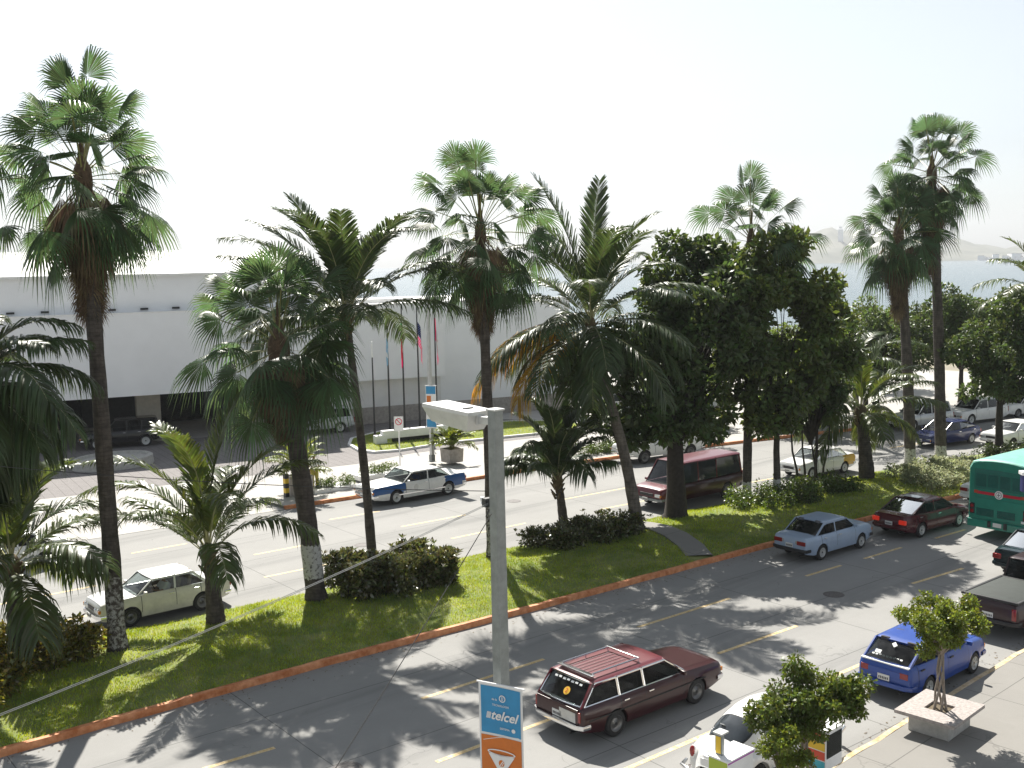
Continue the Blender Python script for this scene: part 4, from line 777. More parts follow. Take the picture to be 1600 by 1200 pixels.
coco_palm((60.5, 23.6, .2), (60.6, 23.9, 9.2), 'feathery palm at the right edge against the bay', 41, nf=20, L=(3.2, 4.2), elr=(80, -20), n=36, group='feather palms beyond the bus')
coco_palm((58.8, 33.5, .1), (58.7, 33.6, 5.0), 'broad drooping palm behind the pair of fan palms', 43, nf=16, L=(3.6, 4.4), elr=(50, -20), n=36, leaf='coco_leaf_dark', bend=(.9, 1.3), group='feather palms beyond the far road')
# --- broad-leaved trees
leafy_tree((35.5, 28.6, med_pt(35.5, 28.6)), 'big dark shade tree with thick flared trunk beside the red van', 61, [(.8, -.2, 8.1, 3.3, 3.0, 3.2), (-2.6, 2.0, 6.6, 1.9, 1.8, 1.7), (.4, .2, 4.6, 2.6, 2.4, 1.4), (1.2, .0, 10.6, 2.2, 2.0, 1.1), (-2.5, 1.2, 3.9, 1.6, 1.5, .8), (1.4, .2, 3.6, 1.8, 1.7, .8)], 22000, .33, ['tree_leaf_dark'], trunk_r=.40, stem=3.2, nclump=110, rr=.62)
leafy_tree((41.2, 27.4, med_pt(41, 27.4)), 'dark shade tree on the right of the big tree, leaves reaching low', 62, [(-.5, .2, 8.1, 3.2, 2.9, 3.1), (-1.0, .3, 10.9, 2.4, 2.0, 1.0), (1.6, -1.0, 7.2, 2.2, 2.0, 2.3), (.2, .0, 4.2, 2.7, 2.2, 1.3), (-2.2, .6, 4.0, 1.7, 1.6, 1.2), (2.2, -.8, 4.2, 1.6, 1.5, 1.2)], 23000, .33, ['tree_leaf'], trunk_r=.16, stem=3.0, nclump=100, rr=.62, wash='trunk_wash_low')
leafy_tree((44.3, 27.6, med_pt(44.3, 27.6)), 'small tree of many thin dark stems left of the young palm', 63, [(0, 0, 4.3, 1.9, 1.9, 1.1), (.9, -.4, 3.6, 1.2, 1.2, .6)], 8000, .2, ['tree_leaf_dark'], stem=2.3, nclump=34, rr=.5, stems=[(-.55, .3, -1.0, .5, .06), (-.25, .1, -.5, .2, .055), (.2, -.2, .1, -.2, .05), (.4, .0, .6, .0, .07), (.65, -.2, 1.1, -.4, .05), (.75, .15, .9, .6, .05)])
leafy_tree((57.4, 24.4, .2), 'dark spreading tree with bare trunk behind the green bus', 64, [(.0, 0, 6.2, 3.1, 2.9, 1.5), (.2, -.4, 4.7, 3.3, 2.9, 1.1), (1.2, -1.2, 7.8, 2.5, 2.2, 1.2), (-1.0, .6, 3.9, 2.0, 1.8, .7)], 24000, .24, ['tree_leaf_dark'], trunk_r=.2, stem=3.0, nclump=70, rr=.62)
leafy_tree((66.5, 36.5, 0), 'bright green tree behind the silver car across the far road', 65, [(0, 0, 5.0, 3.9, 3.4, 2.5), (2.5, -1.5, 6.4, 2.5, 2.2, 1.8)], 17000, .27, ['tree_leaf_dark'], nclump=60, rr=.75, group='trees beyond the far road')
leafy_tree((73.5, 33.0, 0), 'green tree behind the row of white cars at the far right', 66, [(0, 0, 5.4, 3.8, 3.4, 2.2), (-2.5, 1.5, 6.9, 2.4, 2.4, 1.6)], 16000, .27, ['tree_leaf_dark'], nclump=60, rr=.78, group='trees beyond the far road')
leafy_tree((60.5, 39.5, 0), 'round green tree seen between the dark crowns, nearest the plaza', 67, [(0, 0, 3.9, 2.8, 2.8, 2.0)], 9000, .24, ['tree_leaf'], nclump=42, rr=.65, group='trees beyond the far road')
leafy_tree((52.3, 43.0, 0), 'tree on the plaza pavement behind the big dark tree', 68, [(0, 0, 4.4, 2.6, 2.6, 1.9)], 8000, .24, ['tree_leaf_dark'], nclump=38, rr=.6, group='trees beyond the far road')
for i, (x, y, h, r_, lab) in enumerate([(64.5, 41.5, 4.4, 3.4, 'low leafy tree behind the round plaza tree, next to the far kerb'), (70.5, 39.5, 4.8, 3.6, 'low leafy tree left of the tall palm trunks beyond the silver car'), (79, 36.5, 5.2, 3.8, 'leafy tree between the two tall palm trunks in the distance'), (57.5, 45.5, 3.2, 2.4, 'low leafy tree beside the teal pillar'), (84, 47, 5.0, 3.6, 'hazy green tree near the shore left of the palm pair'), (92, 38, 5.5, 4.0, 'hazy green tree near the shore behind the palm pair'), (90, 30, 6.0, 4.2, 'hazy tree at the far right edge by the bay'), (75, 50, 3.4, 2.6, 'low hazy tree beyond the plaza'), (82, 26, 5.2, 3.4, 'hazy tree behind the spreading dark tree')]):
    leafy_tree((x, y, 0), lab, 70 + i, [(0, 0, h, r_, r_, h * .42)], 6500, .32, ['tree_leaf'], nclump=40, rr=.8, trunk_r=.18, group='trees beyond the far road')
# small ficus trees of the near sidewalk: braided pale stems
def ficus(x, y, z, label, seed, crowns, count, leaf, size=.07, nclump=60, rr=.2, zt=1.35):
    rs = np.random.RandomState(seed); t = empty('ficus_tree', (x, y, z), 0, label, 'tree', 'small ficus trees on the near sidewalk'); C_ = []; Rr = []; tot = sum(c[3] * c[4] * c[5] for c in crowns)
    for c in crowns: a, b_ = clumps(rs, c[:3], c[3:6], max(4, int(nclump * c[3] * c[4] * c[5] / tot)), rr, inner=.25); C_ += a; Rr += b_
    mb = MB()
    for k in range(5):
        a = k * 2 * pi / 5; mb.tube([(.15 * cos(a), .15 * sin(a), -.05), (.10 * cos(a + .8), .10 * sin(a + .8), zt * .35), (.07 * cos(a + 2), .07 * sin(a + 2), zt * .7), (.05 * cos(a + 3), .05 * sin(a + 3), zt)], [.032, .026, .024, .028], 7)
    mb.build('trunk', 'bark_pale', t); mb = MB()
    for i in rs.permutation(len(C_))[:40]:
        q = Vector(C_[i]); s0 = Vector((0, 0, zt * .95)); mb.tube([s0, s0.lerp(q, .5) + Vector((0, 0, .08)), q], [.02, .012, .004], 5)
    mb.build('branches', 'bark_pale', t); g = LG(); leaves(g, C_, Rr, count, size, rs, .9, .55, shell=.3, upb=.6); g.build('crown', leaf, t)
ficus(23.35, 11.1, .58, 'ficus with a flat round crown growing from the stone planter beside the blue hatchback', 81, [(.05, 0, 2.15, 1.08, 1.05, .42), (.0, .0, 1.75, .62, .6, .45), (.1, -.1, 2.35, .75, .8, .35)], 16000, 'ficus_leaf', size=.08)
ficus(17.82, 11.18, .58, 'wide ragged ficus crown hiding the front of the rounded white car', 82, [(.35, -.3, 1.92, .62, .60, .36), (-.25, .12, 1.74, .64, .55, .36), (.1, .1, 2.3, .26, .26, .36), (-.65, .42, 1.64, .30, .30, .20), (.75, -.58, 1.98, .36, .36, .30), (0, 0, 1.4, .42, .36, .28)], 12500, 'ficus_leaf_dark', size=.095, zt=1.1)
ficus(16.75, 11.05, .14, 'small yellow-green bush at the bottom edge below the wide ficus', 83, [(0, 0, 1.75, .34, .34, .38), (.25, -.1, 1.45, .3, .3, .3)], 4200, 'ficus_leaf', nclump=18, rr=.17, zt=1.3)
# --- hedges
def hedge(name, poly, zb, h, count, size, leaf, label, seed, cat='hedge', aspect=.42, group='planted hedges on the median', spiky=False, dense=1., upb=.5):
    """clipped or loose bed: leaves over stems, outline from a ground polygon (world)"""
    rs = np.random.RandomState(seed); P = np.array(poly, float); cx, cy = P.mean(0); t = empty(name, (cx, cy, zb), 0, label, cat, group)
    def inside(q):
        c = False; j = len(P) - 1
        for i in range(len(P)):
            if (P[i][1] > q[1]) != (P[j][1] > q[1]) and q[0] < (P[j][0] - P[i][0]) * (q[1] - P[i][1]) / (P[j][1] - P[i][1]) + P[i][0]: c = not c
            j = i
        return c
    lo, hi = P.min(0), P.max(0); C_ = []; Rr = []; N = int((hi[0] - lo[0]) * (hi[1] - lo[1]) * 5 * dense) + 12
    while len(C_) < N:
        q = lo + (hi - lo) * rs.uniform(size=2)
        if inside(q): hh = h * rs.uniform(.75, .95) * (1 + .07 * sin(q[0] * 2.1 + q[1])); C_.append((q[0] - cx, q[1] - cy, hh - .2)); Rr.append(rs.uniform(.2, .34)); C_.append((q[0] - cx, q[1] - cy, hh * .4)); Rr.append(.3)
    mb = MB()
    for i in range(0, len(C_), 2):
        c = C_[i]; mb.tube([(c[0] * .97, c[1] * .97, -.1), (c[0], c[1], c[2])], [.02, .008], 4, cap=False)
    mb.build('stems', 'bark', t)
    g = LG(); leaves(g, C_, Rr, count, size, rs, 1.05, aspect, shell=.35, upb=upb)
    if spiky:  # rosettes standing up out of the top
        n = count // 14; k = rs.choice(len(C_) // 2, n) * 2; b = np.array(C_)[k] + rs.normal(size=(n, 3)) * np.array([.2, .2, .08]) + np.array([0, 0, .1])
        for j in range(7):
            a = j * .9 + rs.uniform(0, 6, n); e = rs.uniform(.5, 1.3, n); d = np.stack([np.cos(e) * np.sin(a), np.cos(e) * np.cos(a), np.sin(e)], 1); s = nrm(np.cross(d, [0, 0, 1.])); L = size * rs.uniform(.9, 1.6, n)[:, None]
            V = np.concatenate([b, b + d * L * .5 + s * L * .16, b + d * L - np.array([0, 0, .25]) * L, b + d * L * .5 - s * L * .16]); i = np.arange(n); g.add(V, np.stack([i, i + n, i + 2 * n, i + 3 * n], 1))
    g.build('leaves', leaf, t); return t
hedge('croton_hedge', [(18.9, 28.2), (19.2, 30.6), (22.5, 30.0), (22.6, 27.5), (20.8, 27.3)], .25, 1.2, 12000, .2, 'croton_leaf', 'dense glossy croton hedge with reddish leaves beside two whitewashed trunks', 91, spiky=True)
hedge('croton_hedge', [(5.5, 28.2), (6.5, 32.4), (10.9, 31.9), (11.5, 30.2), (10.2, 28.2), (8.6, 27.4)], .2, 1.0, 11000, .17, 'croton_yellow', 'yellow-leaved croton hedge at the left end of the median', 92, spiky=True)
hedge('croton_hedge', [(26.9, 28.1), (27.2, 29.6), (32.0, 28.9), (31.8, 27.4), (29.2, 27.4)], .25, .85, 7500, .16, 'croton_leaf', 'dark reddish hedge at the foot of the leaning coconut palm', 93, spiky=True)
hedge('clipped_hedge', [(37.6, 26.0), (38.2, 28.4), (45.0, 27.2), (44.6, 25.0), (41, 25.2)], .25, .85, 9000, .15, 'hedge_leaf', 'green hedge between the big tree and the thin stems', 94)
hedge('clipped_hedge', [(46.6, 23.0), (48.5, 26.0), (54.0, 25.6), (55.5, 22.6), (51, 21.9)], .2, .7, 9000, .15, 'sage_leaf', 'pale grey-green bushes around the two white painted palm bases', 95, spiky=True)
hedge('clipped_hedge', [(55.8, 21.6), (56.6, 25.2), (60, 24.0), (59.5, 20.9)], .2, .9, 4500, .16, 'hedge_dark', 'dark green bushes behind the left corner of the bus', 96)
hedge('clipped_hedge', [(27.75, 44.45), (27.75, 45.1), (29.6, 44.9), (29.6, 44.3)], .3, .55, 2600, .09, 'hedge_leaf', 'small square clipped hedge in the kerbed bed left of the taxi', 97, group='clipped hedges on the far pavement')
hedge('clipped_hedge', [(31.3, 45.7), (31.3, 46.5), (33.5, 46.2), (33.5, 45.6)], .3, .4, 2600, .09, 'hedge_leaf', 'low clipped hedge behind the bonnet of the taxi', 98, group='clipped hedges on the far pavement')
hedge('clipped_hedge', [(41.4, 41.9), (41.6, 43.0), (47.2, 42.2), (47.0, 41.0)], .15, .65, 5000, .12, 'hedge_leaf', 'green hedge on the far pavement left of the white pickup', 99, group='clipped hedges on the far pavement')
hedge('clipped_hedge', [(56, 38.4), (56.4, 39.8), (63, 37.6), (62.8, 36.4)], .1, .8, 5000, .14, 'hedge_dark', 'dark hedge beyond the far kerb behind the small tree of thin stems', 100, group='clipped hedges on the far pavement')
# palm plants in the square planters
def pot_palm(x, y, z, label, seed, L, n, az=None):
    rs = np.random.RandomState(seed); t = empty('potted_palm', (x, y, z), 0, label, 'plant', 'feathery palms in the plaza planters'); g = LG()
    for i in range(n): frond(g, (rs.uniform(-.15, .15), rs.uniform(-.15, .15), 0), (i * 2.4), radians(rs.uniform(35, 85)), rs.uniform(.7, 1.1) * L, rs, .38, 22, rs.uniform(.8, 1.7), 0, .5, petw=.012, bare=.25)
    g.build('fronds', ['ficus_leaf', 'rachis'], t); mb = MB()
    for i in range(7): a = i * .9; mb.tube([(.12 * sin(a), .12 * cos(a), -.12), (.1 * sin(a), .1 * cos(a), .5)], .02, 5)
    mb.build('stems', 'rachis', t)
pot_palm(37.6, 46.1, .85, 'pale feathery plant in the planter right of the far lamp post', 101, 1.7, 34); pot_palm(27.1, 44.9, 1.05, 'bright arching palm plant in the planter behind the thick trunk', 102, 2.2, 34)
# --- grass blades on the median and the island lawn
def grass():
    rs = np.random.RandomState(5); g = LG()
    def patch(x, y, z, h):
        n = len(x); a = rs.uniform(0, 6.28, n); L = h * rs.uniform(.6, 1.5, n); b = np.stack([x, y, z], 1); s = np.stack([np.cos(a), np.sin(a), a * 0], 1) * .011; tip = np.stack([rs.normal(0, .35, n) * L, rs.normal(0, .35, n) * L, L], 1); i = np.arange(n)
        g.add(np.concatenate([b + s, b - s, b + tip]), np.stack([i, i + n, i + 2 * n, i + 2 * n], 1))
    n = 150000; x = 7 + 43 * rs.uniform(0, 1, n) ** 1.25; tt = rs.uniform(0, 1, n); a = np.array([MN(q) for q in np.linspace(5, 52, 200)]); b_ = np.array([MF(q) for q in np.linspace(5, 52, 200)]); lx = np.linspace(5, 52, 200)
    A = np.interp(x, lx, a) + .17; B = np.interp(x, lx, b_) - .12; y = A + (B - A) * tt; z = .13 + .22 * np.sin(np.pi * tt) + .02 * np.sin(x * 1.3 + tt * 5)
    pth = np.interp(y, [p[1] for p in pc], [p[0] for p in pc]); keep = (np.abs(x - pth) > .55) | (y > 29.5)
    bare = np.sin(x * 1.1 + 2 * np.sin(y * 1.3)) * np.sin(y * 1.7 + x * .4); keep &= rs.uniform(0, 1, n) < (.55 + .5 * bare + .2)
    patch(x[keep], y[keep], z[keep] - .005, .07)
    tag(g.build('grass', 'grass_blade'), kind='stuff')
    g.__init__(); n = 24000; x = rs.uniform(37, 53, n); y = rs.uniform(48, 58, n); P = inn; ins = np.zeros(n, bool); j = len(P) - 1
    for i in range(len(P)):
        c = ((P[i][1] > y) != (P[j][1] > y)) & (x < (P[j][0] - P[i][0]) * (y - P[i][1]) / (P[j][1] - P[i][1] + 1e-9) + P[i][0]); ins ^= c; j = i
    patch(x[ins], y[ins], np.full(ins.sum(), .115), .09); tag(g.build('island_grass', 'grass_blade'), kind='stuff')
grass()
# fallen leaves and grit along the kerbs
def litter():
    rs = np.random.RandomState(8); g = LG(); n = 900; x = rs.uniform(5, 45, n); k = rs.uniform(0, 1, n); y = np.where(k < .5, [MN(q) - abs(rs.normal(0, .35)) - .02 for q in x], [KN(q) + abs(rs.normal(0, .3)) + .02 for q in x]); a = rs.uniform(0, 6.28, n); L = rs.uniform(.03, .09, n)[:, None]
    b = np.stack([x, y, np.full(n, .008)], 1); d = np.stack([np.cos(a), np.sin(a), a * 0], 1); s = np.stack([-np.sin(a), np.cos(a), a * 0], 1); i = np.arange(n)
    g.add(np.concatenate([b, b + d * L * .5 + s * L * .25 + [0, 0, .01], b + d * L, b + d * L * .5 - s * L * .25 + [0, 0, .006]]), np.stack([i, i + n, i + 2 * n, i + 3 * n], 1)); tag(g.build('leaf_litter', 'dead_leaf'), kind='stuff')
litter()
# ---------------------------------------------------------------- vehicles
mat('glass_opaque', (.03, .036, .042), .05, var=.2, scale=3, spec=.5, coat=.3)
def pl(P, x): return lerp_pts(P, min(max(x, P[0][0]), P[-1][0]))
def wheel(parent, x, y, r, wd, side, rim='rim_grey', hub='dark_metal', spokes=0, whitewall=False):
    mb = MB(); n = 32; s = side
    prof = [(r * .62, -wd / 2), (r * .9, -wd / 2 + .005), (r * .985, -wd / 2 + .035), (r, -wd * .2), (r, wd * .2), (r * .985, wd / 2 - .035), (r * .9, wd / 2 - .005), (r * .62, wd / 2 - .012)]
    mb.lathe(prof, axis='Y', n=n); w_ = mb.build('wheel', 'rubber', parent, 40); w_.location = (x, y, r)
    mb = MB(); o = wd / 2 * s
    pr = [(0, o * .80), (r * .13, o * .80), (r * .16, o * .70), (r * .36, o * .45), (r * .5, o * .62), (r * .57, o * .93), (r * .64, o * .97), (r * .64, -o * .9)]
    mb.lathe(pr, axis='Y', n=n)
    if spokes:
        for k in range(spokes):
            a = 2 * pi * k / spokes; mb.box((r * .36 * cos(a), o * .72, r * .36 * sin(a)), (r * .48, .03, r * .11), ry=-a)
    mb.build('rim', rim, w_, 35)
    mb = MB()
    mb.lathe([(0, o * .86), (r * .12, o * .84)], axis='Y', n=12); mb.build('hub', hub, w_, None)
def make_car(name, label, cat, loc, heading, L, W, prof, wb, wr=.3, gh=None, belt=None, roofz=1.4, bottom=.24, color='paint_white', roofc=None, split=(), glass='glass', inter='interior', tumble=.17, trim=None, grille='black_plastic', lights='rect', tail='rect', bumper='chrome', bumper_z=.45, group='cars on the avenue', zones=None, handle='chrome', wheel_args=None, plate=True, seats=True, crown=.035, arch=1.13, pillar=.05, gtrim='black_plastic', wtw=.19, nose=.10, rearside=True, hood_x=None, endround=.05, rb_wrap=.25, mirror=None, taillamp_z=None, wt=None):
    """prof: shoulder line [(x,z)] rear to front; gh: (rear base, rear top, front top, front base) x of the glasshouse; split: x of side pillars"""
    t = empty(name, (loc[0], loc[1], loc[2] if len(loc) > 2 else .004), radians(heading), label, cat, group)
    h = L / 2; wx = [(-wb[0]), wb[1]]; R = wr * arch
    top = lambda x: pl(prof, x)
    def hw(x):
        u = (x + 0) / h; return W / 2 * (1 - nose * max(0, abs(u) - .35) ** 2.2 / .65 ** 2.2) 
    def bot(x):
        z = bottom + (.10 * max(0, abs(x) / h - .78) / .22)
        for c in wx:
            d = abs(x - c)
            if d < R: z = max(z, wr + sqrt(R * R - d * d) - .0)
        return z
    cab0, cab1 = (gh[0] + .05, gh[3] - .05) if gh else (9, 9)
    xs = set(np.round(np.arange(-h + .12, h - .1, .14), 3)); xs |= {round(-h + q, 3) for q in (0, .02, .06)} | {round(h - q, 3) for q in (0, .02, .06)}
    for c in wx:
        for k in range(-9, 10): xs.add(round(c + R * sin(k / 9 * pi / 2), 4))
        xs |= {round(c - R - .004, 4), round(c + R + .004, 4)}
    seams = []
    if gh:
        dl = [gh[3] - .12] + list(split) ; seams = [q for q in dl] + ([gh[0] + .22] if len(split) and rearside else [])
        hx = hood_x or gh[3] + .06; seams2 = [hx]
        if gh[0] - .1 > -h + .35: seams2.append(gh[0] - .08)
        for q in seams + seams2: xs |= {round(q - .009, 4), round(q + .009, 4)}
        xs |= {round(cab0, 4), round(cab0 + .003, 4), round(cab1, 4), round(cab1 - .003, 4)}
    else: seams2 = []
    for p_ in prof: xs.add(round(p_[0], 4))
    xs = sorted(q for q in xs if -h <= q <= h)
    V = []; NR = 10
    for x in xs:
        zb, zs, w_ = bot(x), top(x), hw(x); e = min(x + h, h - x); k = max(0, 1 - e / .06); w_ -= k * endround; zs -= k * endround * .8; zb += k * .04; hh = zs - max(zb, 0)
        z1 = max(zb, bottom + .0); cab = cab0 < x < cab1
        fullh = zs - bottom; zz = lambda f: max(zb + .012, bottom + fullh * f)
        flare = .0
        for c in wx:
            if abs(x - c) < R * 1.02: flare = .008
        ring = [(0, zb), (w_ * .8, zb), (w_ - .045 + flare, zb + .004), (w_ - .008 + flare, zz(.24)), (w_ + flare * .5, zz(.48)), (w_ - .012, zz(.74)), (w_ - .045, zz(.93)), (w_ - .085, max(zb + .03, zs))]
        if cab: ring += [(w_ - .13, zs - .012), (w_ - .15, zs - .34), (0, zs - .36)]
        else: ring += [(w_ * .72, zs + crown * .6), (w_ * .4, zs + crown * .92), (0, zs + crown)]
        V += [(x, y, z) for y, z in ring] + [(x, -y, z) for y, z in ring[1:-1]][::-1]
    nr = 20; nx = len(xs); Fc = []; idx = []
    mats_ = [color, 'black_plastic', inter, roofc or color]; zn = []
    if zones:
        for m_, fn in zones: mats_.append(m_); zn.append((len(mats_) - 1, fn))
    for i in range(nx - 1):
        xm = (xs[i] + xs[i + 1]) / 2
        for k in range(nr):
            a, b_ = i * nr + k, i * nr + (k + 1) % nr; Fc.append((a, a + nr, b_ + nr, b_)); kk = k if k < 10 else 19 - k; m_ = 0
            zm = sum(V[q][2] for q in Fc[-1]) / 4
            if kk < 2: m_ = 1
            elif kk >= 8 and cab0 <= xm <= cab1: m_ = 2
            else:
                for q, fn in zn:
                    if fn(xm, zm, kk, 1 if k < 10 else -1): m_ = q
                if any(abs(xm - s_) < .0088 for s_ in seams) and 3 <= kk < 7: m_ = 1
                if any(abs(xm - s_) < .0088 for s_ in seams2) and kk >= 7: m_ = 1
            idx.append(m_)
    Fc.append(tuple(range(nr))); idx.append(0); Fc.append(tuple(range((nx - 1) * nr, nx * nr))[::-1]); idx.append(0)
    body = mesh_obj('body', V, Fc, mats_, t, idx, 38)
    # doors, bonnet and boot lid lie a hair proud of the shell, so their edges read as gaps
    def panel(nm, x0, x1, k0, k1, sides, off=.005):
        for sd in sides:
            vv = []; ff = []; mm = []
            for i in range(nx - 1):
                xm = (xs[i] + xs[i + 1]) / 2
                if not (x0 < xm < x1): continue
                for k in range(nr):
                    kk = k if k < 10 else 19 - k; s_ = 1 if k < 10 else -1
                    if not (k0 <= kk < k1) or (sd and s_ != sd): continue
                    q = Fc[i * nr + k]; b = len(vv)
                    for c in q:
                        v = V[c]; vv.append((v[0], v[1] + (off * (1 if v[1] > 0 else -1) if k1 <= 7 else 0), v[2] + (off if k1 > 7 else 0)))
                    ff.append((b, b + 1, b + 2, b + 3)); mm.append(idx[i * nr + k])
            if ff:
                bm = bmesh.new(); me = bpy.data.meshes.new(nm); me.from_pydata(vv, [], ff); 
                for m_ in mats_: me.materials.append(MATS[m_])
                me.polygons.foreach_set('material_index', np.array(mm, dtype=np.int32)); bm.from_mesh(me); bmesh.ops.remove_doubles(bm, verts=bm.verts, dist=.0005); bm.to_mesh(me); bm.free()
                me.polygons.foreach_set('use_smooth', np.ones(len(me.polygons), dtype=bool)); me.set_sharp_from_angle(angle=radians(38)); o = bpy.data.objects.new(nm, me); COL.objects.link(o); o.parent = t
                yield o, sd
    wbelt = lambda x: hw(x) - .09
    if gh:
        dd = sorted(seams, reverse=True)
        for a, b_ in zip(dd, dd[1:]):
            for o, sd in panel('door', b_ + .009, a - .009, 3, 7, (1, -1)):
                hxp = b_ + .16; mb = MB(); zh = top(hxp) - .11; mb.box((hxp, sd * (hw(hxp) + .004), zh), (.17, .028, .035), bev=.008); mb.build('handle', handle, o, None)
        for o, sd in panel('bonnet', hx + .009, h - .06, 8, 10, (0,)): pass
        if gh[0] - .1 > -h + .35:
            for o, sd in panel('boot_lid', -h + .06, gh[0] - .089, 8, 10, (0,)): pass
        # glasshouse
        xr, xrt, xft, xf = gh; zt = roofz - .075
        def gp(x, z, s_, o=0.):
            xb = min(max(x, -h), h); zb_ = top(xb); return (x, s_ * (wbelt(x) - max(0, z - (belt or zb_)) * tumble + o), z)
        bz = belt or top((xr + xf) / 2)
        wt_ = wt or (wbelt((xft + xrt) / 2) - (zt - bz) * tumble)
        mb = MB(); NX = 14
        def roofp(u, v, dz=0):
            a = -1 + 2 * v; xx = xrt - .03 + (xft + .05 - xrt + .01) * u; e = min(u, 1 - u); dr = .030 * max(0, 1 - e / .12) ** 2; aa = abs(a)
            y = (wt_ + .006 + dz * .2) * (a if aa < .9 else (a / aa) * (.9 + (aa - .9) * 1.0)); z = roofz - dr - .012 * a * a - .062 * max(0, (aa - .82) / .18) ** 2 
            bow = .05 * (1 - a * a); xx += bow * (u - .5) * 2 * .8
            return (xx, y, z - dz)
        mb.grid(lambda u, v: roofp(u, v), 16, 16); mb.grid(lambda u, v: roofp(u, 1 - v, .03), 16, 16); roof = mb.build('roof', roofc or color, t, 45)
        mb = MB()
        def bar(a, b_, wd, s_, th=.035, m=0):
            (x0, z0), (x1, z1) = a, b_; p0, p1 = Vector(gp(x0, z0, s_)), Vector(gp(x1, z1, s_)); w2 = wd / 2; inn_ = Vector((0, -s_ * th, 0))
            V_ = []
            for p in (p0, p1):
                for dx in (-w2, w2): V_ += [p + Vector((dx, 0, 0)), p + Vector((dx, 0, 0)) + inn_]
            mb.add(V_, [(0, 2, 6, 4), (1, 5, 7, 3), (0, 4, 5, 1), (2, 3, 7, 6), (0, 1, 3, 2), (4, 6, 7, 5)], m)
        for s_ in (1, -1):
            bar((xf, top(xf) - .01), (xft + .01, zt + .03), pillar, s_); bar((xr, top(xr) - .01), (xrt, zt + .03), pillar * (2.2 if len(split) else 1.4), s_)
            for q in split: bar((q, top(q) - .01), (q - (.02), zt + .03), pillar * 1.15, s_)
            bar((xr, top(xr) + .004), (xf, top(xf) + .004), .02, s_)
            # rail under the roof edge
            p = [gp(xrt, zt + .03, s_), gp(xft, zt + .03, s_)]; mb.add([p[0], p[1], (p[1][0], p[1][1] - s_ * .03, p[1][2]), (p[0][0], p[0][1] - s_ * .03, p[0][2]), (p[0][0], p[0][1], zt - .01), (p[1][0], p[1][1], zt - .01)], [(0, 1, 2, 3), (0, 1, 5, 4)])
        mb.build('pillars', roofc or color, t, None)
        ln = [(xr, xrt)] + [(q, q - .02) for q in sorted(split)] + [(xf, xft)]
        for s_ in (1, -1):
            for a, b_ in zip(ln, ln[1:]):
                m0, m1 = pillar * .55, pillar * .55; c0 = a[0] + (pillar * 1.1 if a is ln[0] else m0); c1 = a[1] + (pillar * 1.1 if a is ln[0] else m0)
                pts = [gp(c0, top(a[0]) + .02, s_, -.010), gp(b_[0] - m1, top(b_[0]) + .02, s_, -.010), gp(b_[1] - m1, zt - .005, s_, -.010), gp(c1, zt - .005, s_, -.010)]
                m_ = MB(); m_.add(pts, [(0, 1, 2, 3)]); wo = m_.build('window', glass, t, None)
                if trim:
                    m_ = MB(); loop = [Vector(gp(c0 - .01, top(a[0]) + .012, s_, .006)), Vector(gp(b_[0] - m1 + .01, top(b_[0]) + .012, s_, .006)), Vector(gp(b_[1] - m1 + .01, zt + .005, s_, .006)), Vector(gp(c1 - .01, zt + .005, s_, .006))]
                    for k in range(4): m_.tube([loop[k], loop[(k + 1) % 4]], .022, 5)
                    m_.build('window_trim', trim, t)
        def scr(nm, xb, xt, bow, sgn):
            zb_ = top(xb) + (.02 if nm == 'windscreen' else .015)
            def P(u, v):
                a = -1 + 2 * u; y = a * ((wbelt(xb) - .05) * (1 - v) + (wt_ - .055) * v); return (xb + (xt - xb) * v + sgn * bow * (1 - a * a) * (1 - .35 * v), y, zb_ + (zt + .0 - zb_) * v)
            m_ = MB(); m_.grid(P, 10, 5); m_.build(nm, glass if nm == 'windscreen' else glass, t, 180)
            m_ = MB(); loop = [Vector(P(u, 0)) for u in np.linspace(0, 1, 9)] + [Vector(P(1, v)) for v in (.5, 1)] + [Vector(P(u, 1)) for u in np.linspace(1, 0, 9)] + [Vector(P(0, .5)), Vector(P(0, 0))]
            m_.tube([q + Vector((sgn * .008, 0, .006)) for q in loop], .012 if not trim else .018, 5, cap=False); m_.build(nm + '_frame', trim or gtrim, t)
            if nm == 'windscreen':
                m_ = MB()
                for y0 in (.05, -.5): m_.tube([(xb + .06, y0, zb_ + .01), (xb + (xt - xb) * .12 + .05, y0 + .42, zb_ + (zt - zb_) * .14)], .009, 4)
                m_.build('wiper', 'black_plastic', t)
        scr('windscreen', xf, xft, .10, 1); scr('rear_window', xr, xrt, .07, -1)
        if seats:
            for (sx, sy, sw) in [(xft - .55, .36, .5), (xft - .55, -.36, .5), (xrt + .35, 0, 1.2)]:
                m_ = MB(); z0 = bz - .34; m_.box((sx, sy, z0 + .1), (.5, sw, .2), bev=.05); m_.box((sx - .28, sy, z0 + .36), (.14, sw, .56), bev=.05, ry=-.2)
                for yy in ([sy] if sw < 1 else [-.36, .36]): m_.box((sx - .36, yy, z0 + .70), (.09, .24, .16), bev=.035)
                m_.build('seat', inter, t, 40)
            m_ = MB(); m_.box((xf - .28, 0, bz - .09), (.42, W - .4, .16), bev=.04); m_.build('dashboard', 'interior', t, 40)
            m_ = MB(); c = Vector((xft - .12, .36, bz - .02)); m_.tube([c + Vector((.06 * sin(a), .18 * cos(a), .17 * sin(a))) for a in np.linspace(0, 2 * pi, 15)], .014, 5, cap=False); m_.build('steering_wheel', 'black_plastic', t)
        for s_ in (1, -1):
            m_ = MB(); mx = xf - .22; m_.box((mx, s_ * (hw(mx) + .07), top(mx) + .07), (.09, .16, .11), bev=.03); m_.box((mx, s_ * (hw(mx) - .02), top(mx) + .03), (.04, .1, .03)); m_.build('mirror', mirror or color, t, 40)
    wa = wheel_args or {}
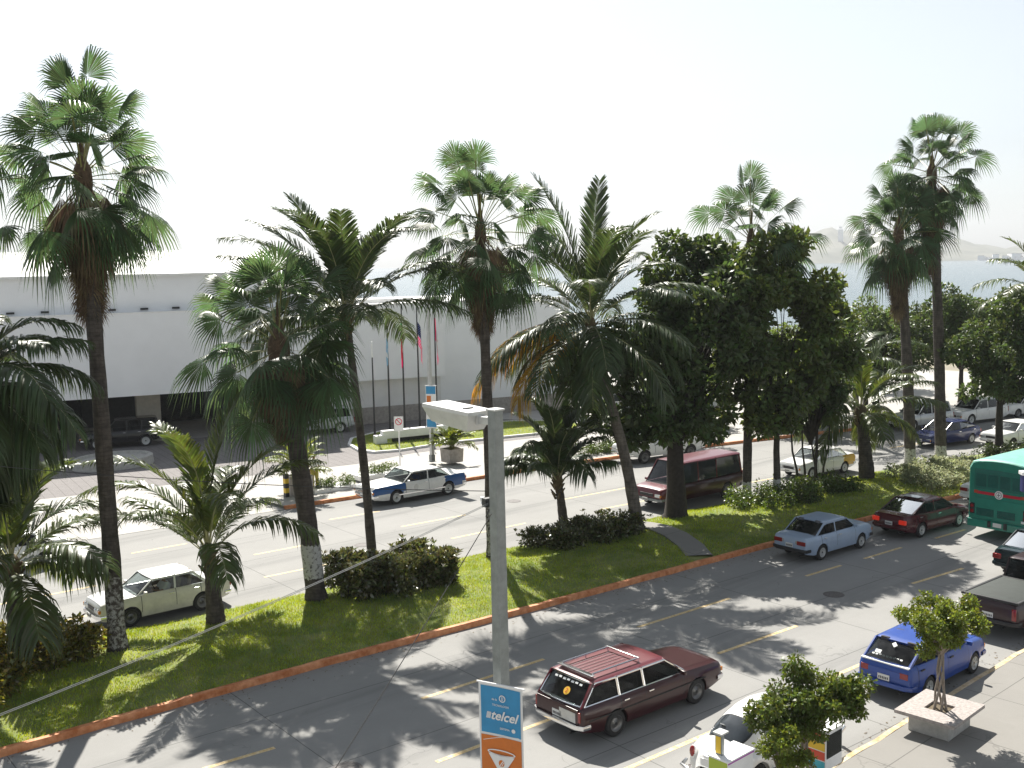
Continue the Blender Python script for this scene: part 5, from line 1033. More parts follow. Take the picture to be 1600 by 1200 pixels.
    for c in wx:
        for s_ in (1, -1): wheel(t, c, s_ * (W / 2 - wtw / 2 - .02), wr, wtw, s_, **wa)
    # bumpers
    for s_ in (1, -1):
        m_ = MB(); x0 = s_ * (h + .015); yb = hw(s_ * h) - .02; P = [(x0 - s_ * rb_wrap, -yb - .035, bumper_z), (x0 - s_ * .05, -yb - .02, bumper_z), (x0 + s_ * .03, -yb * .8, bumper_z), (x0 + s_ * .045, 0, bumper_z), (x0 + s_ * .03, yb * .8, bumper_z), (x0 - s_ * .05, yb + .02, bumper_z), (x0 - s_ * rb_wrap, yb + .035, bumper_z)]
        V_ = []; pr = [(-.02, -.06), (.03, -.055), (.045, 0), (.03, .055), (-.02, .06)]
        for i, p in enumerate(P):
            a = Vector(P[max(i - 1, 0)]); b = Vector(P[min(i + 1, 6)]); d = (b - a).normalized(); nn = Vector((d.y, -d.x, 0)) * (1 if s_ > 0 else -1)
            V_ += [Vector(p) + nn * u + Vector((0, 0, v)) for u, v in pr]
        m_.add(V_, [(i * 5 + k, i * 5 + (k + 1) % 5, (i + 1) * 5 + (k + 1) % 5, (i + 1) * 5 + k) for i in range(6) for k in range(5)]); m_.build('bumper', bumper, t, 40)
        if plate:
            m_ = MB(); zp = bumper_z + (.0 if s_ > 0 else .15); xx = x0 + s_ * (.095 if s_ > 0 else .012); m_.box((xx, 0, zp), (.012, .32, .15)); po = m_.build('number_plate', 'plate_white', t, None)
            m_ = MB()
            for k in range(6): m_.box((xx + s_ * .009, -.115 + .046 * k, zp - .01), (.004, .026, .06))
            m_.build('plate_characters', 'dark_metal', po, None)
    yf = hw(h) - .08; zf = top(h - .03)
    if lights:
        m_ = MB(); m_.box((h + .006, 0, zf - .15), (.03, yf * 1.0, .13), bev=.008)
        m_.build('grille', grille, t, None)
        for s_ in (1, -1):
            m_ = MB()
            if lights == 'rect': m_.box((h + .006, s_ * (yf - .13), zf - .15), (.05, .32, .14), bev=.02)
            elif lights == 'quad': m_.box((h + .006, s_ * (yf - .07), zf - .15), (.05, .17, .13), bev=.02); m_.box((h + .006, s_ * (yf - .26), zf - .15), (.05, .17, .13), bev=.02)
            else: m_.lathe([(0, .05), (.05, .045), (.085, .02), (.09, -.02)], (h, s_ * (yf - .08), zf - .15), axis='X', n=16); m_.lathe([(0, .05), (.05, .045), (.085, .02), (.09, -.02)], (h, s_ * (yf - .28), zf - .15), axis='X', n=16)
            m_.build('headlight', 'clear_lens', t, 40)
            m_ = MB(); m_.box((h - .03, s_ * (yf + .035), zf - .16), (.14, .05, .1), bev=.012); m_.build('indicator', 'amber_lens', t, 40)
    if tail:
        zr = taillamp_z or (top(-h + .03) - .15); yr = hw(-h) - .06
        for s_ in (1, -1):
            m_ = MB()
            if tail == 'rect': m_.box((-h - .004, s_ * (yr - .16), zr), (.05, .36, .15), bev=.015)
            elif tail == 'tall': m_.box((-h - .004, s_ * (yr - .02), zr - .05), (.06, .12, .34), bev=.015)
            else: m_.box((-h + .02, s_ * (yr - .08), zr), (.12, .30, .17), bev=.03)
            m_.build('tail_light', 'red_lens', t, 40)
            if tail == 'rect': m_ = MB(); m_.box((-h - .0, s_ * (yr - .375), zr), (.03, .08, .12), bev=.01); m_.build('reversing_light', 'clear_lens', t, 40)
    m_ = MB(); m_.tube([(-h - .03, -.45, bottom + .02), (-h + .5, -.45, bottom + .03)], .025, 6); m_.tube([(-.2, -.1, bottom + .05), (-h + .6, -.3, bottom + .03)], .04, 6); m_.build('exhaust', 'rubber', t)
    t['hw'] = 0; del t['hw']
    return t, hw, top
ADV = dict
# maroon estate car
def estate():
    prof = [(-2.45, .86), (-2.40, .90), (-1.4, .93), (.6, .93), (1.0, .92), (2.2, .84), (2.40, .80), (2.45, .74)]
    t, hw, top = make_car('estate_car', 'old dark maroon estate car with chrome roof rack driving away in the near road', 'car', (19.45, 17.08), -3.2, 4.9, 1.84, prof, (1.42, 1.40), .32, gh=(-2.36, -1.98, .38, 1.02), belt=.93, roofz=1.43, color='paint_maroon', roofc='paint_maroon_lit', split=(-1.25, -.42), trim='chrome', glass='glass_dark', inter='interior_tan', tumble=.20, tail=None, lights='quad', bumper_z=.46, pillar=.045, rearside=False, wheel_args=dict(rim='rim_grey'))
    zr = 1.445; mb = MB(); a, b_ = -1.80, -.30
    for y in (-.52, .52): mb.tube([(a, y, zr + .07), (b_, y, zr + .07)], .022, 6)
    mb.box((a - .05, 0, zr + .045), (.16, 1.16, .025), bev=.008, ry=.15); mb.box((b_, 0, zr + .08), (.05, 1.1, .03), bev=.008)
    for y in (-.52, .52):
        for x in (a, -1.05, b_): mb.tube([(x, y, zr - .03), (x, y, zr + .07)], .016, 5)
    mb.build('roof_rack', 'chrome', t)
    mb = MB()
    for k in range(6): mb.box((-1.05, -.36 + .145 * k, zr - .002), (1.4, .014, .010))
    mb.build('roof_slats', 'chrome', t, None)
    mb = MB(); mb.box((-2.462, 0, .70), (.02, 1.42, .34), bev=.008); mb.build('tailgate', 'paint_maroon', t, None)
    for s_ in (1, -1): mb = MB(); mb.box((-2.455, s_ * .725, .70), (.03, .10, .24), bev=.008); mb.build('tail_light', 'red_lens', t, None)
    mb = MB(); mb.box((-2.478, -.36, .66), (.01, .55, .24)); mb.build('sticker', 'metal_light', t, None)
    mb = MB(); mb.add([(-2.262 + .64 * .1 * sin(a), -.12 + .1 * cos(a), 1.12 + .77 * .1 * sin(a)) for a in np.linspace(0, 2 * pi, 21)[:-1]], [tuple(range(20))]); o = mb.build('round_sticker', 'sticker_yellow', t, None)
    text_mesh('2', .15, 'sticker_number', 'box_red', o, (-2.268, -.12, 1.125), Matrix(((0, .64, -.77), (-1, 0, 0), (0, .77, .64))).to_euler())
    mb = MB()
    for k in range(7): mb.box((-2.09 , .42 - .14 * k, 1.295 + .01 * (k % 2)), (.006, .09, .05), ry=.7)
    mb.build('rear_window_text', 'sticker_white', t, None)
    mb = MB(); mb.box((-.3, .925, .63), (4.0, .012, .03)); mb.box((-.3, -.925, .63), (4.0, .012, .03)); mb.build('side_moulding', 'rubber', t, None)
    return t
estate()
SED = lambda L, hb, zh, zd, sx=0: [(-L / 2, zd - .10), (-L / 2 + .05, zd - .02), (-L / 2 + .25, zd), (-.9, hb), (.8, hb), (L / 2 - .2, zh + .02), (L / 2 - .05, zh - .03), (L / 2, zh - .09)]
# pale blue saloon
make_car('saloon_car', 'pale blue boxy saloon driving away in the shade of the median trees', 'car', (35.55, 21.55), -4.5, 4.1, 1.62, SED(4.1, .92, .84, .92), (1.15, 1.27), .29, gh=(-1.40, -.85, .42, .98), belt=.92, roofz=1.37, color='paint_skyblue', split=(-.28,), glass='glass_dark', bumper='black_plastic', inter='interior_grey', wheel_args=dict(rim='metal_light', spokes=8))
# dark red modern saloon, brake lights on
t, hw, top = make_car('saloon_car', 'dark red rounded saloon with its brake lights lit beside the bus', 'car', (41.15, 20.5), -6, 4.45, 1.74, [(-2.22, .80), (-2.16, .90), (-1.9, .94), (-.9, .93), (.9, .92), (1.9, .78), (2.15, .70), (2.22, .60)], (1.28, 1.36), .30, gh=(-1.72, -.80, .30, 1.15), belt=.92, roofz=1.40, color='paint_darkred', split=(-.28,), glass='glass_dark', bumper='paint_darkred', tail='wrap', nose=.16, endround=.12, tumble=.26, wheel_args=dict(rim='metal_light', spokes=5))
for o in [c for c in bpy.data.objects if c.parent == t and c.name.startswith('tail_light')]:
    if 'brake_glow' not in MATS:
        m, n, l, p = node_mat('brake_glow'); p.inputs['Base Color'].default_value = (.2, .005, .004, 1); p.inputs['Roughness'].default_value = .3; p.inputs['Emission Color'].default_value = (1, .05, .02, 1); p.inputs['Emission Strength'].default_value = .16
    o.data.materials[0] = MATS['brake_glow']
mb = MB(); mb.box((-.62, 0, 1.43), (.4, .7, .02), bev=.008); mb.build('sunroof', 'paint_silver', t, None)
# blue hatchback
prof = [(-1.95, .82), (-1.88, .92), (-1.5, .93), (.7, .91), (1.7, .82), (1.9, .76), (1.95, .70)]
t, hw, top = make_car('hatchback_car', 'bright blue boxy hatchback parked at the near kerb behind the round ficus', 'car', (26.25, 12.95), -1.5, 3.9, 1.60, prof, (1.12, 1.24), .285, gh=(-1.84, -1.25, .40, .98), belt=.92, roofz=1.36, color='paint_blue', split=(-.22,), glass='glass_dark', bumper='paint_blue', handle='black_plastic', tail=None, bumper_z=.42, wheel_args=dict(rim='metal_light', spokes=6), gtrim='paint_blue', pillar=.06)
for s_ in (1, -1): mb = MB(); mb.box((-1.945, s_ * .52, .71), (.03, .24, .15), bev=.010); mb.build('tail_light', 'red_lens', t, None)
mb = MB(); mb.box((-1.90, 0, .925), (.10, 1.30, .035), bev=.012); mb.build('spoiler', 'sticker_white', t, None)
mb = MB(); mb.box((-1.955, 0, .70), (.02, .86, .15)); mb.build('rear_panel', 'paint_blue', t, None)
mb = MB()
for k in range(9): mb.box((-1.735, .42 - .095 * k, 1.025), (.006, .065, .045), ry=.9)
mb.box((-1.45, 0, 1.27), (.006, .13, .1), ry=.9, rx=.78); mb.box((-1.66, .33, 1.08), (.006, .16, .1), ry=.9); mb.build('window_stickers', 'sticker_white', t, None)
# old cream saloon
prof = [(-2.15, .80), (-2.09, .88), (-1.85, .90), (-.9, .93), (.8, .93), (1.85, .88), (2.09, .82), (2.15, .76)]
def rustz(x, z, k, s): return (1.05 < x < 1.35 and z > .60 and k < 5) or (x > 1.5 and k in (5,) and z < .72)
make_car('saloon_car', 'old cream white saloon with rust behind the wheel driving left past the small palm', 'car', (14.5, 32.95), 177, 4.3, 1.60, prof, (1.13, 1.22), .30, gh=(-1.32, -.85, .42, .98), belt=.93, roofz=1.39, color='paint_oldwhite', roofc='paint_white', split=(-.26,), glass='glass_clear', inter='interior_tan', lights='round', zones=[('paint_white', lambda x, z, k, s: k >= 7)], wheel_args=dict(rim='rim_grey'))
# two-tone taxi saloon
prof = [(-2.62, .88), (-2.55, .95), (-2.3, .97), (-.9, .96), (1.0, .95), (2.3, .88), (2.55, .84), (2.62, .78)]
t, hw, top = make_car('taxi', 'long white and blue two-tone taxi driving left on the far road', 'taxi', (30.85, 40.95), 175.5, 5.25, 1.92, prof, (1.50, 1.42), .33, gh=(-1.62, -1.05, .42, 1.02), belt=.96, roofz=1.44, color='paint_white', split=(-.38,), glass='glass', inter='interior_grey', lights='quad', grille='chrome', bumper_z=.47, zones=[('paint_taxiblue', lambda x, z, k, s: 2 <= k < 7 and ((x > .92 and z > .50) or (x < -1.30 and z > .50)))], wheel_args=dict(rim='metal_light'))
mb = MB()
for s_ in (1, -1): mb.lathe([(0, s_ * .965), (.13, s_ * .965)], (.35, 0, .68), axis='Y', n=20)
mb.build('door_emblem', 'metal_light', t, None)
for s_ in (1, -1): mb = MB(); mb.box((0, s_ * .967, .44), (2.6, .01, .05)); mb.build('side_strip', 'chrome', t, None)
# white and yellow taxi
prof = [(-2.1, .84), (-2.04, .91), (-1.8, .93), (-.9, .92), (.8, .91), (1.8, .80), (2.04, .76), (2.1, .70)]
make_car('taxi', 'white saloon taxi with yellow rear wings passing behind the young palm', 'taxi', (48.35, 29.75), 171, 4.2, 1.66, prof, (1.18, 1.26), .29, gh=(-1.42, -.90, .42, .98), belt=.92, roofz=1.38, color='paint_white', split=(-.28,), glass='glass_clear', bumper='bright_white', zones=[('paint_yellow', lambda x, z, k, s: 2 <= k < 7 and x < -1.05 and z > .42)], wheel_args=dict(rim='metal_light'))
# far right cars
make_car('saloon_car', 'dark blue rounded car facing left between the two white painted palm bases', 'car', (61.0, 29.0), 167, 4.3, 1.72, [(-2.15, .82), (-2.05, .95), (-1.7, .98), (-.9, .94), (.9, .92), (1.8, .76), (2.08, .68), (2.15, .58)], (1.22, 1.3), .30, gh=(-1.82, -.95, .28, 1.15), belt=.93, roofz=1.42, color='paint_navy', split=(-.3,), glass='glass', bumper='paint_navy', nose=.16, endround=.12, tumble=.26, tail='wrap', wheel_args=dict(rim='metal_light', spokes=5))
make_car('saloon_car', 'white boxy saloon just above the front of the green bus roof', 'car', (63.4, 26.0), 166, 4.3, 1.68, SED(4.3, .92, .82, .92), (1.2, 1.28), .29, gh=(-1.42, -.92, .42, .98), belt=.92, roofz=1.38, color='paint_white', split=(-.28,), glass='glass_clear', bumper='bright_white')
make_car('saloon_car', 'white estate-backed car parked behind the dark blue car', 'car', (70.6, 31.6), 165, 4.5, 1.74, [(-2.25, .9), (-2.2, .98), (-1.9, 1.0), (.9, .96), (1.9, .86), (2.18, .78), (2.25, .68)], (1.3, 1.36), .33, gh=(-2.1, -1.75, .35, 1.05), belt=.98, roofz=1.6, color='paint_white', split=(-1.15, -.25), glass='glass_dark', bumper='bright_white', tail='tall', wheel_args=dict(rim='metal_light', spokes=5))
make_car('saloon_car', 'white saloon at the right edge behind the last palm trunks', 'car', (75.4, 30.6), 164, 4.4, 1.7, SED(4.4, .92, .82, .92), (1.2, 1.3), .29, gh=(-1.45, -.92, .42, .98), belt=.92, roofz=1.4, color='paint_white', split=(-.28,), glass='glass_dark', bumper='bright_white')
make_car('off_road_car', 'silver off-road car with high roof parked at the far kerb left of the palm pair', 'car', (65.6, 33.0), 162, 4.4, 1.78, [(-2.2, .98), (-2.15, 1.04), (-1.9, 1.05), (.8, 1.02), (1.9, .94), (2.14, .88), (2.2, .78)], (1.28, 1.35), .36, gh=(-2.05, -1.80, .20, .85), belt=1.04, roofz=1.72, bottom=.36, color='paint_silver', split=(-1.1, -.3), glass='glass_dark', bumper='paint_silver', tail='tall', tumble=.14, wheel_args=dict(rim='metal_light', spokes=5), bumper_z=.55)
make_car('off_road_car', 'silver off-road car parked in the shade against the white building', 'car', (38.9, 61.9), 162, 4.7, 1.8, [(-2.35, 1.0), (-2.3, 1.06), (-2.0, 1.08), (.8, 1.04), (2.0, .96), (2.28, .9), (2.35, .8)], (1.35, 1.42), .36, gh=(-2.2, -1.95, .30, .95), belt=1.06, roofz=1.74, bottom=.36, color='paint_silver', split=(-1.15, -.3), glass='glass_dark', bumper='paint_silver', tail='tall', tumble=.14, wheel_args=dict(rim='metal_light', spokes=5), bumper_z=.55, group='cars by the white building')
make_car('off_road_car', 'black off-road car waiting under the overhang of the building entrance', 'car', (27.6, 67.0), 160, 4.9, 1.9, [(-2.45, 1.02), (-2.4, 1.1), (-2.1, 1.12), (.8, 1.08), (2.1, 1.0), (2.38, .94), (2.45, .84)], (1.4, 1.5), .38, gh=(-2.3, -2.1, .30, .95), belt=1.1, roofz=1.82, bottom=.38, color='paint_black', split=(-1.2, -.3), glass='glass_dark', bumper='chrome', tail='tall', tumble=.12, wheel_args=dict(rim='metal_light', spokes=6), bumper_z=.58, group='cars by the white building')
make_car('saloon_car', 'white car on the far lane mostly hidden by the left low coconut palm', 'car', (12.7, 42.3), 177, 4.3, 1.68, SED(4.3, .92, .84, .92), (1.2, 1.28), .29, gh=(-1.42, -.92, .42, .98), belt=.92, roofz=1.38, color='paint_white', split=(-.28,), glass='glass_dark', bumper='black_plastic')
make_car('saloon_car', 'dark green rounded saloon at the right edge with red tail lights', 'car', (38.85, 14.75), -5, 4.5, 1.74, [(-2.25, .80), (-2.18, .92), (-1.9, .95), (-.9, .93), (.9, .92), (1.9, .78), (2.18, .70), (2.25, .60)], (1.3, 1.36), .30, gh=(-1.62, -.80, .30, 1.12), belt=.93, roofz=1.41, color='paint_darkgreen', split=(-.28,), glass='glass_dark', bumper='paint_darkgreen', tail='wrap', nose=.16, endround=.12, tumble=.26)
make_car('saloon_car', 'white and red car glimpsed left of the bus ahead of the dark red saloon', 'car', (48.3, 20.3), -9, 4.2, 1.66, SED(4.2, .92, .82, .92), (1.2, 1.28), .29, gh=(-1.42, -.92, .42, .98), belt=.92, roofz=1.38, color='paint_white', split=(-.28,), glass='glass_dark', bumper='bright_white')
make_car('saloon_car', 'white car whose roof corner alone enters the bottom edge at the left', 'car', (8.2, 18.62), -3, 4.2, 1.66, SED(4.2, .90, .80, .90), (1.2, 1.28), .29, gh=(-1.42, -.92, .48, .98), belt=.90, roofz=1.42, color='paint_white', split=(-.28,), glass='glass_dark', bumper='bright_white')
# white pickup and dark red pickup
def pickup(name, label, loc, hd, L, W, color, prof, gh, wbx, bed, roofz, cover=None, **kw):
    t, hw, top = make_car(name, label, 'pickup truck', loc, hd, L, W, prof, wbx, .37, gh=gh, belt=1.06, roofz=roofz, bottom=.38, color=color, glass=kw.pop('glass', 'glass_clear'), bumper=kw.pop('bumper', 'chrome'), tail='tall', tumble=.15, bumper_z=.55, rearside=False, wtw=.22, **kw)
    x0, x1 = bed; z = top(x0 + .2) + .038
    mb = MB()
    for s_ in (1, -1): mb.box(((x0 + x1) / 2, s_ * (W / 2 - .13), z + .03), (x1 - x0, .09, .07), bev=.015)
    mb.box((x0 + .04, 0, z + .03), (.07, W - .2, .07), bev=.015); mb.box((x1 - .04, 0, z + .03), (.06, W - .2, .07), bev=.015); mb.build('bed_rail', 'black_plastic' if cover else color, t, 40)
    mb = MB(); mb.box(((x0 + x1) / 2, 0, z + (.045 if cover else .004)), (x1 - x0 - .14, W - .38, .02), bev=.006); mb.build('bed_cover' if cover else 'cargo_bed', cover or 'interior', t, 40)
    return t
pickup('pickup_truck', 'white pickup with chrome grille partly behind the big tree trunk', (46.45, 38.65), 167, 5.2, 1.95, 'paint_white', [(-2.6, .98), (-2.55, 1.06), (-.9, 1.07), (.8, 1.06), (2.4, .98), (2.55, .93), (2.6, .82)], (-.62, -.45, .55, 1.05), (1.55, 1.62), (-2.55, -.75), 1.78, lights='rect', grille='chrome')
pickup('pickup_truck', 'dark red pickup with flat grey cover over its bed behind the blue hatchback', (33.1, 12.95), -3, 5.4, 1.86, 'paint_pickup', [(-2.7, .98), (-2.65, 1.08), (-.9, 1.09), (.8, 1.08), (2.5, 1.0), (2.65, .95), (2.7, .84)], (-.1, .05, .95, 1.45), (1.6, 1.7), (-2.66, -.25), 1.75, cover='tarp_grey' if mat('tarp_grey', (.03, .038, .034), .8, var=.15) else None, glass='glass_dark', bumper='black_plastic')
# red van
prof = [(-2.8, 1.02), (-2.75, 1.06), (1.2, 1.06), (1.6, 1.05), (2.5, .98), (2.72, .92), (2.8, .80)]
t, hw, top = make_car('van', 'dark red van with pale windscreen driving left behind the big tree trunk', 'van', (39.15, 30.75), 176, 5.6, 1.98, prof, (1.55, 1.75), .36, gh=(-2.74, -2.62, 1.25, 1.95), belt=1.06, roofz=2.02, bottom=.34, color='paint_vanred', split=(-.9, .35), zones=[('paint_maroon', lambda x, z, k, s: 2 <= k < 7 and x < 1.75)], glass='glass_opaque', bumper='metal_grey', tail='tall', tumble=.10, wtw=.22, bumper_z=.5, handle='black_plastic', inter='interior_grey', lights='rect', taillamp_z=1.0)  # darker side zone: the tree's shadow painted onto the red van
for o in [c for c in bpy.data.objects if c.parent == t and c.name.split('.')[0] == 'windscreen']: o.data.materials[0] = MATS['glass_clear']
# ---------------------------------------------------------------- rounded white car
def beetle():
    t = empty('rounded_car', (19.28, 13.05, .004), radians(-2), 'white rounded old car with oval rear window parked beside the near kerb', 'car', 'cars on the avenue')
    topc = [(-2.0, .50), (-1.93, .66), (-1.75, .86), (-1.5, 1.04), (-1.2, 1.22), (-.85, 1.38), (-.45, 1.48), (-.05, 1.505), (.35, 1.46), (.62, 1.36), (.78, 1.18), (.95, .99), (1.25, .94), (1.6, .84), (1.85, .70), (1.97, .52)]
    wdc = [(-2.0, .30), (-1.9, .42), (-1.6, .54), (-1.2, .62), (-.6, .68), (0, .70), (.6, .69), (1.0, .60), (1.4, .50), (1.75, .40), (1.97, .22)]
    from_sm = lambda P, x: sum(pl(P, x + d) for d in (-.06, -.03, 0, .03, .06)) / 5
    def ring(x, ph):  # ph 0..pi across the top from right (-y) to left
        zt = from_sm(topc, x); w_ = from_sm(wdc, x); zb = .32; c, s_ = cos(ph), sin(ph); hh = zt - zb
        z = zb + hh * abs(s_) ** .62; f = (z - zb) / hh; cabf = min(1, max(0, (zt - 1.0) / .35)); yy = -w_ * (1 if c > 0 else -1) * abs(c) ** .62
        return Vector((x, yy, z))
    mb = MB(); mb.grid(lambda u, v: ring(-2.0 + 3.97 * u, pi * v), 80, 48); mb.add([(-1.98, -.3, .32), (-1.98, .3, .32), (-1.2, .6, .32), (.6, .68, .32), (1.9, .25, .32), (1.9, -.25, .32), (.6, -.68, .32), (-1.2, -.6, .32)], [tuple(range(8))]); body = mb.build('body', 'paint_white', t, 60)
    def patch(nm, x0, x1, p0, p1, m, off, cor=3.2, nu=20):
        def P(u, v):
            a, b = u * 2 - 1, v * 2 - 1; # squircle map of the square to a rounded shape
            x_ = a * sqrt(max(0, 1 - b * b / cor)); y_ = b * sqrt(max(0, 1 - a * a / cor)); k = 1 / sqrt(1 - 1 / cor) ; x_ *= 1; 
            xx = (x0 + x1) / 2 + (x1 - x0) / 2 * x_; pp = (p0 + p1) / 2 + (p1 - p0) / 2 * y_
            q = ring(xx, pp); n1 = (ring(xx + .01, pp) - ring(xx - .01, pp)).cross(ring(xx, pp + .01) - ring(xx, pp - .01)).normalized()
            if n1.dot(q - Vector((0, 0, .7))) < 0: n1 = -n1
            return q + n1 * off
        m_ = MB(); m_.grid(P, nu, nu); return m_.build(nm, m, t, 180)
    patch('rear_window_frame', -1.53, -.92, pi * .29, pi * .71, 'rubber', .005); patch('rear_window', -1.50, -.95, pi * .31, pi * .69, 'glass_opaque', .010)
    patch('windscreen_frame', .56, .90, pi * .27, pi * .73, 'rubber', .005, 6); patch('windscreen', .58, .88, pi * .285, pi * .715, 'glass_opaque', .010, 6)
    for s_ in (0, 1):
        f = (lambda a: a) if s_ == 0 else (lambda a: pi - a)
        patch('side_window', -.12, .55, f(pi * .155), f(pi * .30), 'glass_opaque', .008, 4.5); patch('side_window', -.85, -.2, f(pi * .155), f(pi * .29), 'glass_opaque', .008, 3.0)
    m_ = patch('engine_lid', -1.93, -1.50, pi * .30, pi * .70, 'paint_white', .012, 4)
    patch('bonnet', 1.0, 1.9, pi * .22, pi * .78, 'paint_white', .010, 3.2)
    for (x, s_) in ((-1.25, 1), (-1.25, -1), (1.18, 1), (1.18, -1)):
        fr = x > 0; mb = MB()
        def P(u, v):
            a = -.35 + (pi + .70) * u; # sweep over the wheel
            rr = .46 + .045 * sin(a) ; b = pi / 2 * v; lx = rr * cos(a) * (1.02 if fr else 1.05) - (.05 if fr else -.0); lz = .33 + rr * sin(a) * (.98 if fr else .95)
            wdt = .78 - .44; y = .44 + wdt * sin(b) ** .8; shrink = 1 - .22 * (1 - cos(b)) ** 1.6 * 1.0
            return (x + lx * shrink + (.10 if fr else -.12) * (1 - v) * 0, s_ * (y - .015), .33 + (lz - .33) * shrink + .05 * (1 - v))
        mb.grid(P, 26, 12); mb.grid(lambda u, v: tuple(Vector(P(u, 1)) + (Vector((x, s_ * .7, .33)) - Vector(P(u, 1))) * .05 * v), 26, 1); fn = mb.build('wing', 'paint_white', t, 70)
        if fr: m_ = MB(); m_.lathe([(0, .05), (.06, .04), (.095, 0), (.1, -.12), (.09, -.2)], (x + .40, s_ * .60, .66), axis='X', n=18); m_.build('headlight', 'clear_lens', t, 50)
        else:
            m_ = MB(); m_.ball((x - .47, s_ * .62, .62), (.07, .075, .13), 9); m_.build('tail_light', 'red_lens', t, 60); m_ = MB(); m_.ball((x - .45, s_ * .62, .60), (.075, .09, .155), 9); m_.build('lamp_housing', 'paint_white', t, 60)
        wheel(t, x, s_ * .66, .325, .165, s_, rim='rim_grey')
    for s_ in (1, -1):
        mb = MB(); mb.box((0, s_ * .73, .33), (1.6, .2, .045), bev=.015); mb.build('running_board', 'rubber', t, 40)
        mb = MB(); mb.box((.48, s_ * .76, 1.02), (.07, .1, .11), bev=.03); mb.build('mirror', 'chrome', t, 40)
        mb = MB(); mb.box((-.0, s_ * .712, .86), (.14, .03, .03), bev=.01); mb.build('handle', 'chrome', t, 40)
    for s_ in (1, -1):
        mb = MB(); X = -2.12 if s_ < 0 else 2.1; P = [(X - s_ * .34, -.74, .42), (X - s_ * .08, -.66, .42), (X, -.4, .42), (X + s_ * .02, 0, .42), (X, .4, .42), (X - s_ * .08, .66, .42), (X - s_ * .34, .74, .42)]; mb.tube(P, [.035, .045, .05, .05, .05, .045, .035], 10)
        for y in (-.34, .34): mb.tube([(X + s_ * .01, y, .34), (X + s_ * .06, y, .42), (X + s_ * .04, y, .56)], .03, 8)
        mb.build('bumper', 'chrome', t)
    mb = MB(); mb.box((-2.02, 0, .66), (.02, .32, .15)); mb.build('number_plate', 'plate_white', t, None); mb = MB(); mb.box((-1.96, 0, .78), (.12, .22, .07), bev=.03); mb.build('plate_lamp', 'bright_white', t, 40)
    for s_ in (1, -1): mb = MB(); mb.tube([(-2.1, s_ * .26, .28), (-1.8, s_ * .26, .30)], .025, 8); mb.build('exhaust', 'chrome', t)
    mb = MB(); mb.box((-1.27, .18, 1.215), (.006, .12, .05), ry=-.8 + pi); mb.build('window_sticker', 'sticker_white', t, None)

beetle()
